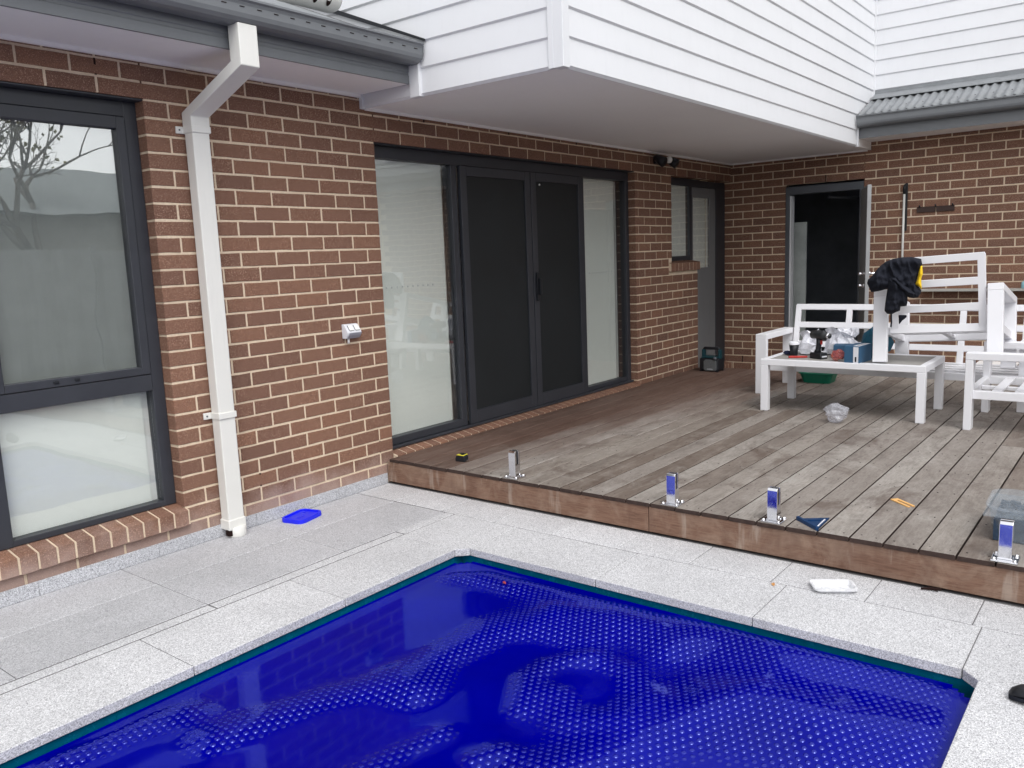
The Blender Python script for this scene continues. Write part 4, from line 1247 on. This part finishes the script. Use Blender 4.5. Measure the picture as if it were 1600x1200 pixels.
MB().add([(p[0] * .98, p[1] * .98, .003) for p in inn], [(0, 1, 2)]).build('web', M['bluemetal'], sq)
d_ = Vector((loc2[2][0] - loc2[0][0], loc2[2][1] - loc2[0][1], 0)).normalized()
MB().beam((loc2[0][0], loc2[0][1], .008), (loc2[2][0], loc2[2][1], .008), .016, .022).build('fence', M['bluemetal'], sq, bevel=.002)
MB().beam((loc2[1][0] * .75 - .012, loc2[1][1] * .75, .0075), (loc2[2][0] * .75 - .012, loc2[2][1] * .75, .0075), .006, .001).build('scale_slot', M['paper'], sq)
# tan horseshoe packer
P_, Q_ = hit((1398, 781), 2, DZ), hit((1423, 792), 2, DZ)
pk = empty('packer_shim', (P_ + Q_) / 2, 'tan plastic horseshoe packer lying alone on the deck boards', 'packer')
pk.rotation_euler = (0, 0, math.atan2(Q_.y - P_.y, Q_.x - P_.x))
MB().prism([(-.07, -.022), (.065, -.022), (.078, -.012), (.065, -.007), (-.045, -.007), (-.045, .007), (.065, .007), (.078, .012), (.065, .022), (-.07, .022)], lambda a, b, t: (a, b, t), 0, .006).build('body', M['orange'], pk, bevel=.001, seg=1)
# clear tub with dark contents
ct = empty('storage_tub', (.44, -3.80, DZ), 'clear plastic tub of dark fittings behind a spigot on the deck', 'tub')
ct.rotation_euler = (0, 0, R_(2))
CT = mat_clear('clear_tub_plastic', (.94, .95, .96, 1), lin(196, 204, 210), .16, .15)
tub(ct, .30, .345, .40, .445, .158, .003, CT, 'tub_body', .01)
MB().box(-.185, .185, -.235, .235, .118, .128).build('rim_band', CT, ct, bevel=.003)
fil = MB()
rnd = random.Random(5)
fil.box(-.146, .146, -.195, .195, .004, .098)
for i in range(120):
    x, y = rnd.uniform(-.13, .13), rnd.uniform(-.18, .18); a = rnd.uniform(0, 3.14)
    dx, dy = .02 * math.cos(a), .02 * math.sin(a)
    fil.beam((x - dx, y - dy, .098 + rnd.uniform(0, .012)), (x + dx, y + dy, .103 + rnd.uniform(0, .012)), .016, .012)
fl = fil.build('contents', plain('navy_fittings', lin(44, 62, 82), .5, .4, 0, .35, 60), ct); fl['kind'] = 'stuff'

# ================================================================== THINGS ON THE PAVING
ld = empty('blue_lid', (-.83, -.135, 0), 'bright blue plastic tub lid lying on the paving by the wall', 'lid')
ld.rotation_euler = (0, 0, R_(14))
def rr_poly(w_, h_, r, n=5):
    pts = []
    for cx_, cy_, a0 in ((w_ / 2 - r, h_ / 2 - r, 0), (-w_ / 2 + r, h_ / 2 - r, 90), (-w_ / 2 + r, -h_ / 2 + r, 180), (w_ / 2 - r, -h_ / 2 + r, 270)):
        for i in range(n + 1):
            a = R_(a0 + 90 * i / n); pts.append((cx_ + r * math.cos(a), cy_ + r * math.sin(a)))
    return pts
MB().prism(rr_poly(.205, .155, .035), lambda a, b, t: (a, b, t), .002, .016).build('panel', M['bluelid'], ld, bevel=.003)
m = MB(); oP, iP = rr_poly(.215, .165, .04), rr_poly(.185, .135, .028); n = len(oP)
m.v = [(p[0], p[1], 0) for p in oP] + [(p[0], p[1], .024) for p in oP] + [(p[0], p[1], .024) for p in iP] + [(p[0], p[1], .010) for p in iP]
for k in range(n):
    k2 = (k + 1) % n
    for q in range(3): m.f.append((q * n + k, q * n + k2, (q + 1) * n + k2, (q + 1) * n + k))
m.build('rim', M['bluelid'], ld, bevel=.002, seg=1)
MB().box(-.05, .0, -.02, .0, .016, .0185).box(.05, .07, .02, .035, .016, .0185).build('moulding', M['bluelid'], ld, bevel=.001, seg=1)
tr = empty('white_tray', (-.222, -3.075, 0), 'empty white plastic tray lying on the pale paving below the deck', 'tray')
tr.rotation_euler = (0, 0, R_(-58))
mtray = mat_clear('white_tray_plastic', (.97, .97, .97, 1), lin(232, 233, 236), .93, .3)
tub(tr, .15, .17, .085, .105, .022, .0025, mtray, 'tray_body', .008)
MB().box(-.05, .05, -.012, .012, .0026, .006).build('rib', mtray, tr, bevel=.002)
def leaf(name, p, rz, L_, mat, label):
    m = MB(); m.v = [(-L_, 0, .002), (-.4 * L_, -.42 * L_, .004), (.3 * L_, -.40 * L_, .010), (L_, 0, .003), (.3 * L_, .40 * L_, .009), (-.4 * L_, .42 * L_, .005), (0, 0, .001)]
    m.f = [(6, i, (i + 1) % 6) for i in range(6)]
    o = m.build(name, mat); o.location = p; o.rotation_euler = (0, 0, R_(rz)); o.modifiers.new('t', 'SOLIDIFY').thickness = .0008
    return tag(o, label, 'leaf')
leaf('dry_leaf', hit((1208, 914), 2, .001), 30, .016, plain('leaf_orange', lin(196, 148, 96), .8, .2), 'small orange dry leaf on the pale coping near the white tray')
lp_ = hit((788, 918), 2, -.06); leaf('fallen_leaf', (lp_.x, lp_.y, wave(lp_.x, lp_.y) + .003), 70, .016, plain('leaf_red', lin(150, 62, 70), .8, .2), 'small reddish leaf floating on the blue pool cover')
sk = MB().tube([(-.034, -3.39, .008), (-.018, -3.425, .010), (-.002, -3.466, .009)], [.004, .007, .005], 6)
sk.tube([(-.018, -3.42, .010), (-.03, -3.455, .008)], .003, 5)
tag(sk.build('twig', M['weep']), 'short dark twig lying at the foot of the deck', 'twig')
# toe of a black shoe
shoe = empty('black_shoe', (-.82, -3.95, 0), 'black rubber shoe on the pool coping', 'shoe')
def loft(rings, name, mat, par):
    m = MB(); n = len(rings[0])
    for r in rings: m.v += r
    for i in range(len(rings) - 1):
        for k in range(n): m.f.append((i * n + k, i * n + (k + 1) % n, (i + 1) * n + (k + 1) % n, (i + 1) * n + k))
    m.f.append(tuple(range(n - 1, -1, -1))); m.f.append(tuple((len(rings) - 1) * n + k for k in range(n)))
    return m.build(name, mat, par, smooth=True)
def shoe_rings(zb, zt, k=1.0):
    rs = []
    for t, wd_, h in ((0, .012, .35), (.01, .028, .6), (.035, .042, .85), (.08, .050, 1), (.14, .046, 1.1), (.20, .040, 1.3), (.26, .036, 1.4), (.285, .020, 1.2)):
        r = []
        for i in range(14):
            a = 2 * math.pi * i / 14
            zz = (zb + zt * h) / 2 + (zt * h - zb) / 2 * math.sin(a)
            r.append((wd_ * k * math.cos(a), -t, zz))
        rs.append(r)
    return rs
sh1 = loft(shoe_rings(.018, .055, .96), 'upper', M['dark'], shoe)
sh2 = loft([[(x, y, min(z, .022)) for x, y, z in r] for r in shoe_rings(0, .05, 1.06)], 'sole', M['cloth'], shoe)
shoe.location = (-.815, -3.822, 0); shoe.rotation_euler = (0, 0, R_(10))

# ================================================================== THINGS FIXED TO THE WALLS
po = empty('power_outlet', (-.243, 0, 1.075), 'white weatherproof double power outlet on the brick wall', 'power outlet')
MB().prism([(-.001, -.055), (-.040, -.055), (-.062, -.030), (-.070, -.012), (-.066, .0), (-.030, .052), (-.001, .055)], lambda a, b, t: (t, a, b), -.078, .060).build('housing', M['paper'], po, bevel=.004)
for x in (-.030, .028):
    y_, z_ = -.050, .027
    MB().beam((x, y_ - .014, z_ - .020), (x, y_ + .012, z_ + .018), .042, .006, (0, -.8, .6)).build('switch_flap', M['lens'], po, bevel=.003)
    MB().beam((x - .024, y_ - .013, z_ - .019), (x - .024, y_ + .011, z_ + .017), .003, .004, (0, -.8, .6)).beam((x - .022, y_ - .015, z_ - .0225), (x + .02, y_ - .015, z_ - .0225), .003, .003, (0, -.8, .6)).build('flap_groove', M['frame_lt'], po)
MB().prism([(-.041, -.0555), (-.0625, -.0305), (-.071, -.0135), (-.069, -.010), (-.058, -.032), (-.04, -.052)], lambda a, b, t: (t, a, b), -.060, .0605).build('lower_shroud', plain('shroud_grey', lin(150, 150, 160), .4, .4), po)
MB().tube([(-.028, -.014, -.055), (-.028, -.012, -.095)], .009, 10).build('cable_gland', M['soffit'], po, smooth=True)
po.scale = (.84, .84, .84)
fl_ = empty('security_light', (3.93, 0, 2.415), 'black twin head security light with round white sensor under the soffit', 'light')
MB().box(-.06, .06, -.03, -.001, -.035, .04).build('base', M['dark'], fl_, bevel=.006)
for s_, dx in ((-1, -.115), (1, .115)):
    MB().tube([(dx * .3, -.03, .005), (dx * .8, -.07, .0)], .012, 8).build('arm', M['dark'], fl_, smooth=True)
    MB().tube([(dx * 1.0, -.05, .02), (dx * 1.05, -.075, .012), (dx * 1.15, -.13, -.02), (dx * 1.2, -.165, -.04)], [.018, .036, .046, .05], 16).build('lamp_head', M['dark'], fl_, smooth=True)
MB().lathe([(.004, -.034), (.020, -.030), (.031, -.015), (.034, 0), (.031, .015), (.02, .03), (.004, .034)], (.0, -.150, -.005), 16).build('sensor', M['lens'], fl_, smooth=True)
MB().tube([(0, -.03, -.01), (0, -.125, -.006)], .012, 8).build('sensor_stem', M['dark'], fl_)
bm_ = empty('hanging_pole', (X2 - .035, -1.935, 1.0), 'thin white pole hanging from a black wall hook beside the doorway', 'pole')
MB().tube([(0, 0, 0), (0, 0, 1.02)], .0115, 10).build('pole', M['pipe'], bm_, smooth=True)
MB().tube([(0, 0, 1.0), (0, 0, 1.06), (.004, -.004, 1.09), (.02, -.01, 1.10)], [.014, .016, .014, .008], 10).build('pole_cap', M['dark'], bm_, smooth=True)
MB().box(.012, .034, -.028, -.004, .62, 1.11).build('wall_hook', M['dark'], bm_, bevel=.004)
hr = empty('hook_rail', (X2, -2.235, 1.832), 'dark brown strip rail with small hooks on the far brick wall', 'hook rail')
for a, b in ((.005, .178), (-.175, -.005)):
    MB().box(-.016, -.001, a, b, -.032, .024).build('strip', plain('brown_timber', lin(66, 52, 48), .7, .3, 0, .15, 20), hr, bevel=.002)
for y in (-.16, .0, .15):
    MB().tube([(-.012, y, .018), (-.03, y, .028), (-.035, y, .042)], [.006, .008, .006], 8).build('hook', M['dark'], hr, smooth=True)
shf = empty('wall_shelf', (X2, -3.0, .995), 'long narrow grey wall shelf on the far brick wall behind the sofa', 'shelf')
MB().box(-.17, -.001, -1.4, .86, -.010, .012).build('shelf_board', plain('shelf_grey', lin(168, 166, 160), .5, .4), shf, bevel=.002)
for y in (-.35,): MB().prism([(-.002, -.01), (-.14, -.01), (-.002, -.13)], lambda a, b, t: (a, t, b), y - .01, y + .01).build('shelf_bracket', M['frame_lt'], shf)
tag(crumple('dark_cloth', Vector((X2 - .10, -2.80, 1.008)), (.05, .07, .022), plain('slate_cloth', lin(70, 84, 100), .9, .2), 71, .25, smooth=True), 'small slate blue cloth on the grey wall shelf', 'cloth')
pt = empty('teal_bottle', (X2 - .09, -3.075, 1.007), 'pale teal bottle standing on the grey wall shelf', 'bottle')
MB().lathe([(.03, 0), (.034, .005), (.034, .055), (.02, .07), (.013, .075), (.013, .09)], (0, 0, 0), 18).build('bottle_body', plain('pale_teal', lin(150, 196, 206), .35, .5), pt, smooth=True)
MB().lathe([(.015, .088), (.015, .104), (.012, .106)], (0, 0, 0), 14).build('cap', M['teal'], pt, smooth=True)
wb = empty('white_box', (5.56, -2.95, .004), 'white plastic box standing against the foot of the far wall', 'box')
MB().box(-.10, .12, -.10, .10, 0, .25).build('box_body', M['paper'], wb, bevel=.008)
MB().box(-.11, .13, -.11, .24, .25, .275).build('box_lid', M['soffit'], wb, bevel=.006)
# white slotted pipe lying on the low roof
rp = empty('slotted_pipe', (-.50, -.28, 2.90), 'white slotted plastic pipe lying on the low grey roof', 'pipe')
a, b = hit((426, -28), 1, -.30), hit((522, -2), 1, -.26)
a, b = a - rp.location, b - rp.location
dv = (b - a)
MB().tube([a, a + dv * .03, a + dv * .93, a + dv * .985, b], [.07, .084, .084, .074, .04], 22).build('pipe_body', M['pipe'], rp, smooth=True)
dn = Vector((0, -.86, -.5))
for f_ in (.12, .33, .54, .76):
    c0 = a + dv * f_ + dn * .079
    mm_ = MB(); ring = []
    for k in range(12):
        q = 2 * math.pi * k / 12
        ring.append(c0 + dv.normalized() * .018 * math.cos(q) + Vector((0, -.5, .86)) * .036 * math.sin(q) + dn * .008 * (1 - abs(math.sin(q)) ** 2 * .9))
    mm_.add(ring, [tuple(range(12))]); mm_.build('slot', M['weep'], rp)

# ================================================================== BEHIND THE PHOTOGRAPHER (seen in the glass)
fn = empty('boundary_fence', (0, -8.2, 0), 'grey metal boundary fence across the yard from the house', 'fence')
for i in range(16):
    x = -14 + i * 1.8
    pr = []; m = MB(); N = 18
    for k in range(N + 1):
        o_ = .012 * (1 if (k // 2) % 2 else -1)
        for z in (.02, 1.85): m.v.append((x + 1.74 * k / N, -8.2 + o_, z))
    m.f = [(2 * k, 2 * k + 2, 2 * k + 3, 2 * k + 1) for k in range(N)]
    o = m.build('fence_panel', plain('fence_steel', lin(158, 160, 158), .5, .3) if i == 0 else bpy.data.materials['fence_steel'], fn); o.location = (0, 8.2, 0)
    p = MB().box(x - .05, x, -8.24, -8.16, 0, 1.9).build('fence_post', bpy.data.materials['fence_steel'], fn); p.location = (0, 8.2, 0)
nb = empty('neighbour_house', (4, -12, 0), 'pale neighbouring house with a low grey roof beyond the fence', 'house')
def nbp(m, n, mat):
    o = m.build(n, mat, nb); o.location = (-4, 12, 0); return o
nbp(MB().box(-9, 12, -16, -9.6, 0, 2.45), 'wall', plain('render_grey', lin(168, 166, 160), .9, .2))
nbp(MB().prism([(-9.1, 2.45), (-12.8, 3.55), (-16.5, 2.45)], lambda y, z, t: (t, y, z), -9.5, 12.5), 'roof', plain('tile_grey', lin(136, 142, 142), .7, .3))
for x in (-6, -1, 4, 9): nbp(MB().box(x, x + 1.4, -9.62, -9.58, .9, 2.1), 'window', M['glass'])
bark = plain('bark', lin(96, 88, 80), .9, .2, 0, .2, 14)
leafm = plain('dry_leaves', lin(120, 116, 66), .8, .2, 0, .3, 4)
def tree(x, y, h, seed, label):
    rnd = random.Random(seed); root = empty('bare_tree', (x, y, 0), label, 'tree', 'bare trees beyond the fence')
    tk = MB(); br = MB(); lv = MB(); tips = []
    def grow(p, d, ln, r, dep):
        pts = [p]; rs = [r]; q = p
        for i in range(3):
            d = (d + Vector((rnd.uniform(-.22, .22), rnd.uniform(-.22, .22), rnd.uniform(-.02, .16)))).normalized()
            q = q + d * ln / 3; pts.append(q); rs.append(r * (1 - .13 * (i + 1)))
        (tk if dep == 0 else br).tube(pts, rs, 6 if dep < 3 else 4)
        if dep >= 7: tips.append(q); return
        for k in range(3 if dep < 3 else 2 + (rnd.random() < .35)):
            a = rnd.uniform(0, 6.28); sp_ = rnd.uniform(.35, .8)
            ax = d.orthogonal().normalized(); ax.rotate(Matrix.Rotation(a, 3, d))
            nd = (d * math.cos(sp_) + ax * math.sin(sp_)).normalized()
            grow(q, nd, ln * rnd.uniform(.62, .82), r * .60, dep + 1)
    grow(Vector((0, 0, 0)), Vector((0, 0, 1)), h * .24, .11, 0)
    for t_ in tips:
        if rnd.random() < .10:
            for k in range(9):
                c0 = t_ + Vector([rnd.gauss(0, .10) for _ in range(3)]); u1 = Vector([rnd.uniform(-1, 1) for _ in range(3)]).normalized() * .05; u2 = u1.orthogonal().normalized() * .03
                lv.add([c0 - u1, c0 + u2, c0 + u1, c0 - u2], [(0, 1, 2, 3)])
    tk.build('trunk', bark, root); br.build('branches', bark, root, smooth=True)
    c_ = lv.build('crown', leafm, root); c_['kind'] = 'stuff'
tree(1.9, -9.05, 6.6, 3, 'bare spreading tree with scattered yellowed leaves beyond the fence')
tree(-.4, -9.1, 5.6, 8, 'thinner bare tree standing beside the spreading tree beyond the fence')
